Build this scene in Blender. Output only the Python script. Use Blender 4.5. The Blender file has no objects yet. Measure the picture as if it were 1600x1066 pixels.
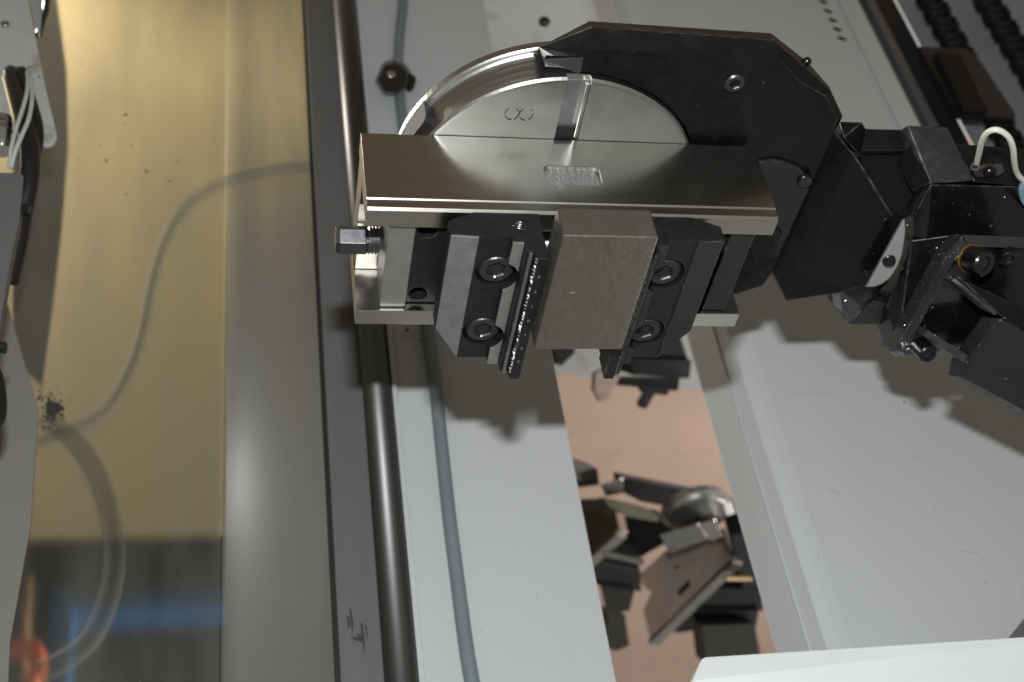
import bpy, bmesh, math, random
from mathutils import Vector, Matrix
random.seed(7)
SC = bpy.context.scene
COL = SC.collection

# ------------------------------------------------------------------ camera
# the machine camera hangs upside down on the robot: world +Z points down the picture
CAM = Vector((0.1595, -0.4253, 0.5065))
RU = Vector((-0.9795, -0.1545, 0.1290))      # picture right
RV = Vector((-0.0049, 0.6590, 0.7521))       # picture down
RW = Vector((-0.2012, 0.7361, -0.6463))      # view direction
FPX = 2119.5
cd = bpy.data.cameras.new('camera'); cam = bpy.data.objects.new('camera', cd); COL.objects.link(cam)
cd.sensor_width = 36.0; cd.lens = 36.0 * FPX / 1600.0
cd.clip_start = 0.02; cd.clip_end = 60
M = Matrix((RU, -RV, -RW)).transposed().to_4x4(); M.translation = CAM
cam.matrix_world = M
cd.dof.use_dof = True; cd.dof.focus_distance = 0.665; cd.dof.aperture_fstop = 10.5
SC.camera = cam

# ------------------------------------------------------------------ light
W = bpy.data.worlds.new('World'); SC.world = W; W.use_nodes = True
bg = W.node_tree.nodes['Background']; bg.inputs[0].default_value = (1.0, 0.95, 0.83, 1); bg.inputs[1].default_value = 0.215
def area(name, loc, target, sx, sy, power, col=(1, 1, 1)):
    l = bpy.data.lights.new(name, 'AREA'); l.shape = 'RECTANGLE'; l.size = sx; l.size_y = sy
    l.energy = power; l.color = col
    o = bpy.data.objects.new(name, l); COL.objects.link(o); o.location = loc
    o.rotation_euler = (Vector(target) - Vector(loc)).to_track_quat('-Z', 'Y').to_euler()
    return o
area('camera_flash', CAM - RV * 0.12 + RU * 0.006, (0.0, 0.25, 0.0), 0.034, 0.014, 7.2, (0.965, 0.99, 1.0))
def spot(name, loc, target, power, size, blend, radius, col=(1, 1, 1)):
    l = bpy.data.lights.new(name, 'SPOT'); l.energy = power; l.spot_size = math.radians(size); l.spot_blend = blend; l.shadow_soft_size = radius; l.color = col
    o = bpy.data.objects.new(name, l); COL.objects.link(o); o.location = loc
    o.rotation_euler = (Vector(target) - Vector(loc)).to_track_quat('-Z', 'Y').to_euler(); return o
spot('inspection_lamp', (0.70, 0.385, -0.95), (0.22, 0.52, -0.45), 41.0, 95, 0.9, 0.05, (1.0, 0.93, 0.82))  # added lamp, no such source seen; it brightens the beige board
spot('workshop_lamp', (-1.75, 0.95, 0.50), (-0.30, 1.3, -1.0), 195.0, 115, 0.6, 0.12, (1.0, 0.95, 0.9))
SC.view_settings.view_transform = 'Standard'; SC.view_settings.look = 'None'
SC.view_settings.exposure = 0.0; SC.view_settings.gamma = 1.0
SC.cycles.max_bounces = 8; SC.cycles.glossy_bounces = 5; SC.cycles.transparent_max_bounces = 8
SC.cycles.caustics_reflective = False; SC.cycles.caustics_refractive = False
SC.cycles.sample_clamp_indirect = 3.0

def at(px, py, x=None, y=None, z=None):
    """survey helper: the world point on the plane x/y/z = const that photograph pixel (px, py) shows"""
    r = RU * ((px - 800) / FPX) + RV * ((py - 533) / FPX) + RW
    for i, v in enumerate((x, y, z)):
        if v is not None:
            return CAM + r * ((v - CAM[i]) / r[i])

# ------------------------------------------------------------------ materials
def mat(name, base, rough=0.5, metal=0.0, spec=0.5, var=0.0, vscale=40.0, bump=0.0, bscale=300.0,
        rvar=0.0, stretch=None, dirt=None, dirt_scale=30.0, dirt_lo=0.62, dirt_hi=0.72, coat=0.0, detail=4.0):
    m = bpy.data.materials.new(name); m.use_nodes = True
    nt = m.node_tree; N = nt.nodes; L = nt.links
    p = N['Principled BSDF']
    p.inputs['Base Color'].default_value = (*base, 1); p.inputs['Roughness'].default_value = rough
    p.inputs['Metallic'].default_value = metal; p.inputs['Specular IOR Level'].default_value = spec
    p.inputs['Coat Weight'].default_value = coat
    tc = N.new('ShaderNodeTexCoord'); mp = N.new('ShaderNodeMapping'); L.new(tc.outputs['Object'], mp.inputs[0])
    if stretch: mp.inputs['Scale'].default_value = stretch
    def noise(sc, det=detail):
        n = N.new('ShaderNodeTexNoise'); n.inputs['Scale'].default_value = sc; n.inputs['Detail'].default_value = det
        n.inputs['Roughness'].default_value = 0.6
        L.new(mp.outputs[0], n.inputs['Vector']); return n
    col = None
    if var:
        n = noise(vscale); r = N.new('ShaderNodeMapRange')
        r.inputs['From Min'].default_value = 0.3; r.inputs['From Max'].default_value = 0.7
        r.inputs['To Min'].default_value = 1 - var; r.inputs['To Max'].default_value = 1 + var
        L.new(n.outputs['Fac'], r.inputs[0])
        mx = N.new('ShaderNodeVectorMath'); mx.operation = 'SCALE'; mx.inputs[0].default_value = base
        L.new(r.outputs[0], mx.inputs['Scale']); col = mx.outputs[0]
    if dirt:
        n = noise(dirt_scale, 6.0); r = N.new('ShaderNodeMapRange')
        r.inputs['From Min'].default_value = dirt_lo; r.inputs['From Max'].default_value = dirt_hi
        L.new(n.outputs['Fac'], r.inputs[0])
        mx = N.new('ShaderNodeMix'); mx.data_type = 'RGBA'
        L.new(r.outputs[0], mx.inputs[0])
        if col is not None: L.new(col, mx.inputs[6])
        else: mx.inputs[6].default_value = (*base, 1)
        mx.inputs[7].default_value = (*dirt, 1); col = mx.outputs[2]
    if col is not None: L.new(col, p.inputs['Base Color'])
    if rvar:
        n = noise(vscale * 1.7); r = N.new('ShaderNodeMapRange')
        r.inputs['From Min'].default_value = 0.3; r.inputs['From Max'].default_value = 0.7
        r.inputs['To Min'].default_value = max(0.02, rough - rvar); r.inputs['To Max'].default_value = rough + rvar
        L.new(n.outputs['Fac'], r.inputs[0]); L.new(r.outputs[0], p.inputs['Roughness'])
    if bump:
        n = noise(bscale); b = N.new('ShaderNodeBump'); b.inputs['Strength'].default_value = bump
        b.inputs['Distance'].default_value = 0.001
        L.new(n.outputs['Fac'], b.inputs['Height']); L.new(b.outputs[0], p.inputs['Normal'])
    return m
MT = {
 'ground_steel': mat('ground_steel', (0.56, 0.55, 0.51), 0.235, 1.0, var=0.03, vscale=60, rvar=0.02, bump=0.02, bscale=900, stretch=(0.25, 1, 3)),
 'rail_steel': mat('rail_steel', (0.55, 0.52, 0.44), 0.24, 1.0, var=0.05, vscale=60, rvar=0.05, stretch=(0.3, 3, 1)),
 'turned_steel': mat('turned_steel', (0.56, 0.56, 0.55), 0.30, 1.0, var=0.04, vscale=35, rvar=0.03, bump=0.012, bscale=700),
 'dull_steel': mat('dull_steel', (0.30, 0.30, 0.31), 0.42, 1.0, var=0.08, vscale=120, rvar=0.08),
 'screw_steel': mat('screw_steel', (0.42, 0.42, 0.43), 0.28, 1.0, var=0.1, vscale=200, rvar=0.1),
 'cast_steel': mat('cast_steel', (0.25, 0.25, 0.245), 0.50, 0.7, var=0.16, vscale=500, bump=0.8, bscale=480),
 'screw_dark': mat('screw_dark', (0.085, 0.085, 0.085), 0.34, 0.85, var=0.15, vscale=250, rvar=0.08),
 'hex_steel': mat('hex_steel', (0.17, 0.17, 0.178), 0.34, 1.0, var=0.10, vscale=150, rvar=0.04),
 'tooth_steel': mat('tooth_steel', (0.17, 0.17, 0.165), 0.40, 0.9, var=0.4, vscale=600),
 'work_steel': mat('work_steel', (0.33, 0.318, 0.285), 0.38, 1.0, var=0.08, vscale=420, rvar=0.06, bump=0.16, bscale=1700, stretch=(1, 0.35, 1)),
 'work_front': mat('work_front', (0.42, 0.41, 0.385), 0.42, 1.0, var=0.06, vscale=200, bump=0.10, bscale=1100, stretch=(1, 1, 0.15)),
 'black_oxide': mat('black_oxide', (0.0085, 0.0088, 0.009), 0.42, 0.0, spec=0.4, var=0.25, vscale=120, rvar=0.1, dirt=(0.025, 0.025, 0.025), dirt_scale=260, dirt_lo=0.68, dirt_hi=0.78),
 'black_anodised': mat('black_anodised', (0.0034, 0.0035, 0.0036), 0.31, 0.0, spec=0.36, var=0.25, vscale=60, rvar=0.1, dirt=(0.014, 0.014, 0.014), dirt_scale=300, dirt_lo=0.70, dirt_hi=0.80),
 'worn_black': mat('worn_black', (0.017, 0.0175, 0.018), 0.42, 0.1, spec=0.5, var=0.25, vscale=150, rvar=0.1),
 'dark_grey': mat('dark_grey', (0.016, 0.0155, 0.015), 0.5, 0.0, spec=0.4, var=0.2, vscale=80),
 'oiled_black': mat('oiled_black', (0.004, 0.004, 0.004), 0.24, 0.0, spec=0.5, var=0.3, vscale=70, rvar=0.12, coat=0.3),
 'side_plate': mat('side_plate', (0.19, 0.196, 0.208), 0.46, 0.5, var=0.16, vscale=140, rvar=0.08, dirt=(0.26, 0.27, 0.28), dirt_scale=160, dirt_lo=0.62, dirt_hi=0.75),
 'ledge_steel': mat('ledge_steel', (0.30, 0.30, 0.29), 0.42, 0.7, var=0.08, vscale=150),
 'panel_grey': mat('panel_grey', (0.455, 0.475, 0.475), 0.42, 0.0, spec=0.35, var=0.025, vscale=9, rvar=0.06, bump=0.02, bscale=500, dirt=(0.36, 0.36, 0.33), dirt_scale=26, dirt_lo=0.60, dirt_hi=0.95, stretch=(1, 1, 0.25)),
 'panel_grey_dark': mat('panel_grey_dark', (0.27, 0.285, 0.30), 0.42, 0.0, spec=0.35, var=0.03, vscale=9, rvar=0.06),
 'strip_grey': mat('strip_grey', (0.115, 0.113, 0.110), 0.5, 0.0, spec=0.4, var=0.06, vscale=30, rvar=0.06, stretch=(3, 1, 0.3)),
 'seam_black': mat('seam_black', (0.012, 0.012, 0.011), 0.6),
 'smudge_black': mat('smudge_black', (0.035, 0.035, 0.035), 0.6, var=0.3, vscale=400),
 'shaft_steel': mat('shaft_steel', (0.115, 0.114, 0.111), 0.44, 1.0, var=0.04, vscale=30, stretch=(1, 1, 0.1)),
 'stainless': mat('stainless', (0.20, 0.19, 0.17), 0.50, 0.5, var=0.05, vscale=12, rvar=0.06, stretch=(1.5, 1, 0.25)),
 'beige': mat('beige', (0.62, 0.515, 0.285), 0.6, 0.0, spec=0.3, var=0.03, vscale=4, dirt=(0.50, 0.39, 0.21), dirt_scale=4, dirt_lo=0.5, dirt_hi=0.95),
 'floor': mat('floor', (0.365, 0.268, 0.215), 0.55, 0.0, spec=0.3, var=0.07, vscale=4, bump=0.05, bscale=60, dirt=(0.25, 0.17, 0.13), dirt_scale=12, dirt_lo=0.60, dirt_hi=0.85),
 'white_paint': mat('white_paint', (0.40, 0.41, 0.385), 0.42, 0.0, spec=0.35, var=0.06, vscale=40, dirt=(0.17, 0.155, 0.085), dirt_scale=34, dirt_lo=0.54, dirt_hi=0.74),
 'white_plastic': mat('white_plastic', (0.60, 0.62, 0.605), 0.45, 0.0, spec=0.3, var=0.04, vscale=20),
 'yellow_plastic': mat('yellow_plastic', (0.65, 0.62, 0.06), 0.4),
 'rubber': mat('rubber', (0.010, 0.010, 0.010), 0.32, 0.0, spec=0.5, var=0.2, vscale=100),
 'rubber_dull': mat('rubber_dull', (0.008, 0.008, 0.008), 0.6, 0.0, spec=0.3),
 'wire_grey': mat('wire_grey', (0.42, 0.44, 0.43), 0.45, var=0.05, vscale=80),
 'wire_ivory': mat('wire_ivory', (0.62, 0.62, 0.52), 0.42, var=0.06, vscale=80),
 'wire_blue': mat('wire_blue', (0.25, 0.40, 0.50), 0.4, var=0.06, vscale=80),
 'hose_teal': mat('hose_teal', (0.155, 0.185, 0.195), 0.42, var=0.06, vscale=30),
 'chrome': mat('chrome', (0.62, 0.62, 0.62), 0.12, 1.0),
 'swarf': mat('swarf', (0.75, 0.75, 0.74), 0.25, 1.0),
 'blue_paint': mat('blue_paint', (0.02, 0.13, 0.30), 0.5, var=0.12, vscale=25),
 'orange_plastic': mat('orange_plastic', (0.92, 0.20, 0.05), 0.45),
 'wood': mat('wood', (0.45, 0.29, 0.15), 0.6, var=0.1, vscale=50),
 'dark_room': mat('dark_room', (0.04, 0.04, 0.038), 0.6, var=0.6, vscale=14),
 'amber': mat('amber', (0.14, 0.065, 0.004), 0.3),
 'red_plastic': mat('red_plastic', (0.35, 0.02, 0.04), 0.3),
 'ink': mat('ink', (0.10, 0.10, 0.10), 0.5),
 'engrave_light': mat('engrave_light', (0.26, 0.26, 0.26), 0.5),
}
def pane_material():
    m = bpy.data.materials.new('polycarbonate'); m.use_nodes = True; nt = m.node_tree; N = nt.nodes; L = nt.links
    for n in list(N): N.remove(n)
    out = N.new('ShaderNodeOutputMaterial'); tr = N.new('ShaderNodeBsdfTransparent'); df = N.new('ShaderNodeBsdfDiffuse')
    rf = N.new('ShaderNodeBsdfRefraction'); rf.inputs['IOR'].default_value = 1.03; rf.inputs['Roughness'].default_value = 0.42
    rf.inputs[0].default_value = (0.97, 0.97, 0.95, 1)
    tr.inputs[0].default_value = (0.95, 0.95, 0.93, 1); df.inputs[0].default_value = (0.34, 0.33, 0.30, 1)
    tc = N.new('ShaderNodeTexCoord'); n = N.new('ShaderNodeTexNoise'); n.inputs['Scale'].default_value = 9; n.inputs['Detail'].default_value = 9
    mp = N.new('ShaderNodeMapping'); mp.inputs['Scale'].default_value = (2.2, 1, 0.55); mp.inputs['Rotation'].default_value = (0, 0.25, 0); L.new(tc.outputs['Object'], mp.inputs[0]); L.new(mp.outputs[0], n.inputs['Vector'])
    r = N.new('ShaderNodeMapRange'); r.inputs['From Min'].default_value = 0.35; r.inputs['From Max'].default_value = 0.75
    r.inputs['To Min'].default_value = 0.04; r.inputs['To Max'].default_value = 0.25; L.new(n.outputs['Fac'], r.inputs[0])
    b = N.new('ShaderNodeMixShader'); b.inputs[0].default_value = 0.70; L.new(tr.outputs[0], b.inputs[1]); L.new(rf.outputs[0], b.inputs[2])
    a = N.new('ShaderNodeMixShader'); L.new(r.outputs[0], a.inputs[0]); L.new(b.outputs[0], a.inputs[1]); L.new(df.outputs[0], a.inputs[2])
    L.new(a.outputs[0], out.inputs[0]); return m
MT['polycarbonate'] = pane_material()
def post_material():
    m = bpy.data.materials.new('hazy_cover'); m.use_nodes = True; nt = m.node_tree; N = nt.nodes; L = nt.links
    p = N['Principled BSDF']; p.inputs['Base Color'].default_value = (0.155, 0.15, 0.136, 1); p.inputs['Roughness'].default_value = 0.36
    p.inputs['Specular IOR Level'].default_value = 0.27; out = N['Material Output']
    tr = N.new('ShaderNodeBsdfTransparent'); mx = N.new('ShaderNodeMixShader'); mx.inputs[0].default_value = 0.72
    tc = N.new('ShaderNodeTexCoord'); mp = N.new('ShaderNodeMapping'); mp.inputs['Scale'].default_value = (1.5, 1, 0.2); L.new(tc.outputs['Object'], mp.inputs[0])
    n = N.new('ShaderNodeTexNoise'); n.inputs['Scale'].default_value = 14; L.new(mp.outputs[0], n.inputs['Vector'])
    r = N.new('ShaderNodeMapRange'); r.inputs['From Min'].default_value = 0.3; r.inputs['From Max'].default_value = 0.7; r.inputs['To Min'].default_value = -0.12; r.inputs['To Max'].default_value = 0.12; L.new(n.outputs['Fac'], r.inputs[0])
    sx = N.new('ShaderNodeSeparateXYZ'); L.new(tc.outputs['Object'], sx.inputs[0])
    r2 = N.new('ShaderNodeMapRange'); r2.interpolation_type = 'SMOOTHSTEP'; r2.inputs['From Min'].default_value = -0.46; r2.inputs['From Max'].default_value = 0.0
    r2.inputs['To Min'].default_value = 0.22; r2.inputs['To Max'].default_value = 0.80; L.new(sx.outputs['Z'], r2.inputs[0])
    r3 = N.new('ShaderNodeMapRange'); r3.interpolation_type = 'SMOOTHSTEP'; r3.inputs['From Min'].default_value = 0.170; r3.inputs['From Max'].default_value = 0.150
    r3.inputs['To Min'].default_value = 0.45; r3.inputs['To Max'].default_value = 1.0; L.new(sx.outputs['X'], r3.inputs[0])
    mu = N.new('ShaderNodeMath'); mu.operation = 'MULTIPLY'
    ad = N.new('ShaderNodeMath'); ad.operation = 'ADD'; ad.use_clamp = True; L.new(r.outputs[0], ad.inputs[0]); L.new(r2.outputs[0], ad.inputs[1]); L.new(ad.outputs[0], mu.inputs[0]); L.new(r3.outputs[0], mu.inputs[1]); L.new(mu.outputs[0], mx.inputs[0])
    L.new(tr.outputs[0], mx.inputs[1]); L.new(p.outputs[0], mx.inputs[2]); L.new(mx.outputs[0], out.inputs[0]); return m
MT['hazy_cover'] = post_material()
def tube_material(name, alpha):
    m = bpy.data.materials.new(name); m.use_nodes = True; nt = m.node_tree; N = nt.nodes; L = nt.links
    p = N['Principled BSDF']; p.inputs['Base Color'].default_value = (0.13, 0.135, 0.13, 1); p.inputs['Roughness'].default_value = 0.6
    p.inputs['Alpha'].default_value = alpha
    return m
MT['clear_tube'] = tube_material('clear_tube', 0.33)
MT['flap_brown'] = mat('flap_brown', (0.20, 0.175, 0.125), 0.7, var=0.08, vscale=12)  # colour of the shade beside the bracket, put into a sheet
MT['spare_plate'] = mat('spare_plate', (0.66, 0.55, 0.48), 0.34, 0.4, var=0.12, vscale=25, rvar=0.06, dirt=(0.30, 0.26, 0.22), dirt_scale=22, dirt_lo=0.55, dirt_hi=0.8)  # pinkish base carries the floor's reflection
MT['satin_light'] = mat('satin_light', (0.34, 0.34, 0.335), 0.38, 0.25, var=0.06, vscale=90)
MT['plinth_grey'] = mat('plinth_grey', (0.25, 0.255, 0.25), 0.5, var=0.05, vscale=8, dirt=(0.16, 0.15, 0.13), dirt_scale=9)
MT['rib_grey'] = mat('rib_grey', (0.05, 0.05, 0.051), 0.36, 0.3, var=0.35, vscale=160, rvar=0.1)
MT['pale_metal'] = mat('pale_metal', (0.36, 0.28, 0.23), 0.45, 0.3, var=0.15, vscale=40)
MT['cover_grey'] = mat('cover_grey', (0.19, 0.185, 0.165), 0.45, var=0.06, vscale=10, rvar=0.05)
MT['faint_tube'] = tube_material('faint_tube', 0.30)

MT['worn_edge'] = mat('worn_edge', (0.020, 0.020, 0.020), 0.38, 0.3, var=0.3, vscale=200, rvar=0.1, dirt=(0.095, 0.095, 0.093), dirt_scale=170, dirt_lo=0.46, dirt_hi=0.70)
WORN = ('black_oxide', 'black_anodised', 'worn_black', 'oiled_black', 'dark_grey')
# ------------------------------------------------------------------ mesh helpers
def V(p): return Vector(p)
class MB:
    def __init__(self): self.v = []; self.f = []; self.smooth = []
    def add(self, vs, fs, smooth=False):
        o = len(self.v); self.v += [Vector(p) for p in vs]
        self.f += [tuple(i + o for i in f) for f in fs]; self.smooth += [smooth] * len(fs); return self
    def box(self, x0, x1, y0, y1, z0, z1):
        vs = [(x, y, z) for z in (z0, z1) for y in (y0, y1) for x in (x0, x1)]
        return self.add(vs, [(0, 2, 3, 1), (4, 5, 7, 6), (0, 1, 5, 4), (2, 6, 7, 3), (0, 4, 6, 2), (1, 3, 7, 5)])
    def prism(self, loop, vec):
        n = len(loop); vec = Vector(vec); a = [Vector(p) for p in loop]; b = [p + vec for p in a]
        return self.add(a + b, [tuple(range(n)), tuple(range(2 * n - 1, n - 1, -1))] +
                        [(i, n + i, n + (i + 1) % n, (i + 1) % n) for i in range(n)])
    def loft(self, loops, caps=True, smooth=False, closed=True):
        n = len(loops[0]); vs = [p for l in loops for p in l]; fs = []
        for k in range(len(loops) - 1):
            for i in range(n if closed else n - 1):
                j = (i + 1) % n
                fs.append((k * n + i, k * n + j, (k + 1) * n + j, (k + 1) * n + i))
        self.add(vs, fs, smooth)
        if caps:
            o = len(self.v) - len(vs)
            self.f += [tuple(o + i for i in range(n - 1, -1, -1)), tuple(o + (len(loops) - 1) * n + i for i in range(n))]
            self.smooth += [False, False]
        return self
    def lathe(self, c, axis, prof, n=32, smooth=True, ang=0.0, caps=True):
        """prof: (radius, height along axis) pairs"""
        ax = Vector(axis).normalized(); u = ax.orthogonal().normalized(); w = ax.cross(u); c = Vector(c)
        loops = [[c + ax * h + (u * math.cos(ang + 2 * math.pi * i / n) + w * math.sin(ang + 2 * math.pi * i / n)) * r for i in range(n)] for r, h in prof]
        return self.loft(loops, caps=caps, smooth=smooth)
    def tube(self, pts, r, n=10, taper=None):
        pts = [Vector(p) for p in pts]; loops = []; t0 = None
        up = None
        for i, p in enumerate(pts):
            t = (pts[min(i + 1, len(pts) - 1)] - pts[max(i - 1, 0)]).normalized()
            if up is None: up = t.orthogonal().normalized()
            up = (up - t * up.dot(t)).normalized(); w = t.cross(up)
            rr = r if taper is None else r * (1 + (taper - 1) * i / (len(pts) - 1))
            loops.append([p + (up * math.cos(2 * math.pi * k / n) + w * math.sin(2 * math.pi * k / n)) * rr for k in range(n)])
        return self.loft(loops, smooth=True)
    def hull(self, pts):
        bm = bmesh.new()
        for p in pts: bm.verts.new(p)
        r = bmesh.ops.convex_hull(bm, input=bm.verts)
        for g in [v for v in bm.verts if not v.link_faces]: bm.verts.remove(g)
        bmesh.ops.dissolve_limit(bm, angle_limit=0.01, verts=bm.verts, edges=bm.edges)
        bm.verts.index_update()
        self.add([v.co.copy() for v in bm.verts], [tuple(v.index for v in f.verts) for f in bm.faces]); bm.free(); return self
    def mesh(self, name, org):
        me = bpy.data.meshes.new(name); me.from_pydata([tuple(p - org) for p in self.v], [], self.f)
        me.polygons.foreach_set('use_smooth', self.smooth)
        bm = bmesh.new(); bm.from_mesh(me); bmesh.ops.recalc_face_normals(bm, faces=bm.faces); bm.to_mesh(me); bm.free()
        return me
def origin(parent):
    o = Vector((0, 0, 0))
    while parent is not None: o += parent.location; parent = parent.parent
    return o
def build(mb, name, material, parent=None, bevel=0.0, segs=2, cut=None, loc=None):
    org = origin(parent) + (Vector(loc) if loc is not None else Vector((0, 0, 0)))
    me = mb.mesh(name, org)
    o = bpy.data.objects.new(name, me); COL.objects.link(o)
    me.materials.append(MT[material])
    if cut:
        for c in cut:
            cm = c.mesh('cutter', org); co = bpy.data.objects.new('cutter', cm); COL.objects.link(co)
            if parent: co.parent = None
            md = o.modifiers.new('cut', 'BOOLEAN'); md.object = co; md.operation = 'DIFFERENCE'; md.solver = 'EXACT'
        dg = bpy.context.evaluated_depsgraph_get(); nm = bpy.data.meshes.new_from_object(o.evaluated_get(dg))
        cs = [md.object for md in o.modifiers]; o.modifiers.clear(); o.data = nm; nm.name = name
        for c in cs: bpy.data.objects.remove(c)
    if bevel:
        md = o.modifiers.new('edge', 'BEVEL'); md.width = bevel; md.segments = segs; md.limit_method = 'ANGLE'; md.angle_limit = math.radians(32)
        md.harden_normals = False
        if material in WORN:      # the chamfered edges are rubbed bare in places
            o.data.materials.append(MT['worn_edge']); md.material = 1
    if parent: o.parent = parent
    if loc is not None: o.location = loc
    return o
def thing(name, label, cat, loc, group=None):
    o = bpy.data.objects.new(name, None); COL.objects.link(o); o.location = loc; o.empty_display_size = 0.02
    o['label'] = label; o['category'] = cat
    if group: o['group'] = group
    return o
def tag(o, label=None, cat=None, group=None, kind=None):
    if label: o['label'] = label
    if cat: o['category'] = cat
    if group: o['group'] = group
    if kind: o['kind'] = kind
    return o
def kids(o): return [c for c in bpy.data.objects if c.parent == o]
def copy_tree(o, parent=None):
    c = o.copy(); COL.objects.link(c); c.parent = parent
    for ch in kids(o): copy_tree(ch, c)
    return c
def spline(pts, n=12):
    """Catmull-Rom through the points"""
    P = [Vector(p) for p in pts]; P = [2 * P[0] - P[1]] + P + [2 * P[-1] - P[-2]]; out = []
    for i in range(1, len(P) - 2):
        a, b, c, d = P[i - 1:i + 3]
        for k in range(n):
            t = k / n
            out.append(0.5 * ((2 * b) + (c - a) * t + (2 * a - 5 * b + 4 * c - d) * t * t + (3 * b - a - 3 * c + d) * t ** 3))
    out.append(P[-2]); return out
def cap_screw(parent, c, axis, r, h, material='screw_steel', name='cap_screw'):
    """socket head screw: head with a real hexagon socket"""
    ax = Vector(axis).normalized(); u = ax.orthogonal().normalized(); w = ax.cross(u); c = Vector(c); n = 36
    def ring(rr, hh): return [c + ax * hh + (u * math.cos(2 * math.pi * i / n) + w * math.sin(2 * math.pi * i / n)) * rr for i in range(n)]
    def hexring(rr, hh):
        out = []
        for i in range(n):
            a = 2 * math.pi * i / n; k = (a + 0.3) % (math.pi / 3) - math.pi / 6
            q = rr * math.cos(math.pi / 6) / math.cos(k); out.append(c + ax * hh + (u * math.cos(a) + w * math.sin(a)) * q)
        return out
    mb = MB(); mb.loft([ring(r, -h), ring(r, -r * 0.14), ring(r * 0.87, 0), hexring(r * 0.60, 0), hexring(r * 0.53, -r * 0.08), hexring(r * 0.53, -h * 0.7)], smooth=False)
    o = build(mb, name, material, parent)
    sk = MB(); sk.loft([hexring(r * 0.525, -h * 0.69), hexring(r * 0.525, -r * 0.24)])  # black plug fills most of the recess, standing in for its shade
    if parent is not None and parent.parent is None: build(sk, 'socket', 'seam_black', o)
    else: build(sk, 'socket', 'seam_black', parent)
    return o

# ------------------------------------------------------------------ setting: floor
mb = MB(); mb.add([(-6, -4, -1.0), (6, -4, -1.0), (6, 8, -1.0), (-6, 8, -1.0)], [(0, 1, 2, 3)])
tag(build(mb, 'floor', 'floor'), kind='structure')
pb = [at(x, y, z=-0.95) for x, y in ((560, 575), (875, 586), (1095, 612), (1300, 640))]
mb = MB(); mb.prism(pb + [Vector((-0.9, 0.34, -0.95)), Vector((0.25, 0.34, -0.95))], (0, 0, -0.049))
tag(build(mb, 'plinth', 'plinth_grey', bevel=0.003), 'low grey machine plinth at the foot of the slot before the pink floor', 'plinth')

# ------------------------------------------------------------------ cabinet front behind the vise
YP = 0.30; ZT = 0.225; ZB = -0.995
# left sheet between the round shaft and the slot
lp = thing('sheet_metal_panel', 'narrow light grey sheet panel between steel shaft and floor slot', 'panel', (0, YP, ZB))
xl = at(612, 612, y=YP).x; xs = at(880, 640, y=YP).x
mb = MB(); mb.box(xs, xl, YP, YP + 0.0025, ZB, ZT); build(mb, 'sheet', 'panel_grey', lp, 0.0008)
mb = MB(); mb.box(xl - 0.0022, xl + 0.0012, YP - 0.012, YP - 0.0004, ZB, ZT); build(mb, 'edge_flange', 'panel_grey', lp, 0.0005)
mb = MB(); mb.box(xs, xs + 0.002, YP + 0.003, YP + 0.03, ZB, ZT); build(mb, 'edge_flange', 'panel_grey', lp, 0.0004)
# right folded sheet
YR = 0.272
rp = thing('sheet_metal_panel', 'wide folded light grey sheet panel behind the black gripper arm', 'panel', (-0.3, YR, ZB))
b0 = at(1203, 680, y=YR).x
c0 = at(1163, 680, y=YR + 0.018).x
ce = at(1117, 680, y=0.318)
xr = at(1312, 0, y=YR).x
prof = [(xr, YR), (b0 - 0.010, YR), (b0 - 0.003, YR + 0.0012), (b0 + 0.004, YR + 0.0055), (c0 - 0.0012, YR + 0.0168), (c0, YR + 0.0180), (ce.x, ce.y)]
loop = prof + [(p[0] - 0.0012, p[1] + 0.0022) for p in prof[::-1]]
mb = MB(); mb.prism([(x, y, ZB) for x, y in loop], (0, 0, ZT - ZB))
slots = []
for k in range(5):
    c = at(1287 + 7.25 * k, 2 + 14.3 * k, y=YR)
    q = MB(); q.lathe((c.x, YR - 0.01, c.z), (0, 1, 0), [(0.0048, 0), (0.0048, 0.03)], n=16); slots.append(q)
build(mb, 'sheet', 'panel_grey', rp, cut=slots)
for k in range(5):
    c = at(1287 + 7.25 * k, 2 + 14.3 * k, y=YR)
    q = MB(); q.lathe((c.x, YR + 0.0022, c.z), (0, 1, 0), [(0.0062, 0), (0.0062, 0.004)], n=16); build(q, 'vent_hole', 'seam_black', rp)
mb = MB(); mb.box(c0 - 0.0010, c0 + 0.0006, YR + 0.0164, YR + 0.0176, ZB, ZT); build(mb, 'edge_lip', 'panel_grey', rp, 0.0003)
# folded edge strip at its other end
x1 = at(1311, 0, y=YR - 0.004).x; x2 = at(1341, 0, y=YR - 0.004).x
mb = MB(); mb.box(x2, x1 - 0.001, YR - 0.004, YR - 0.001, ZB, ZT); build(mb, 'edge_strip', 'panel_grey', rp, 0.0006)
mb = MB(); mb.box(x2, x2 + 0.002, YR - 0.001, YR + 0.05, ZB, ZT); build(mb, 'edge_flange', 'panel_grey', rp)

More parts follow.
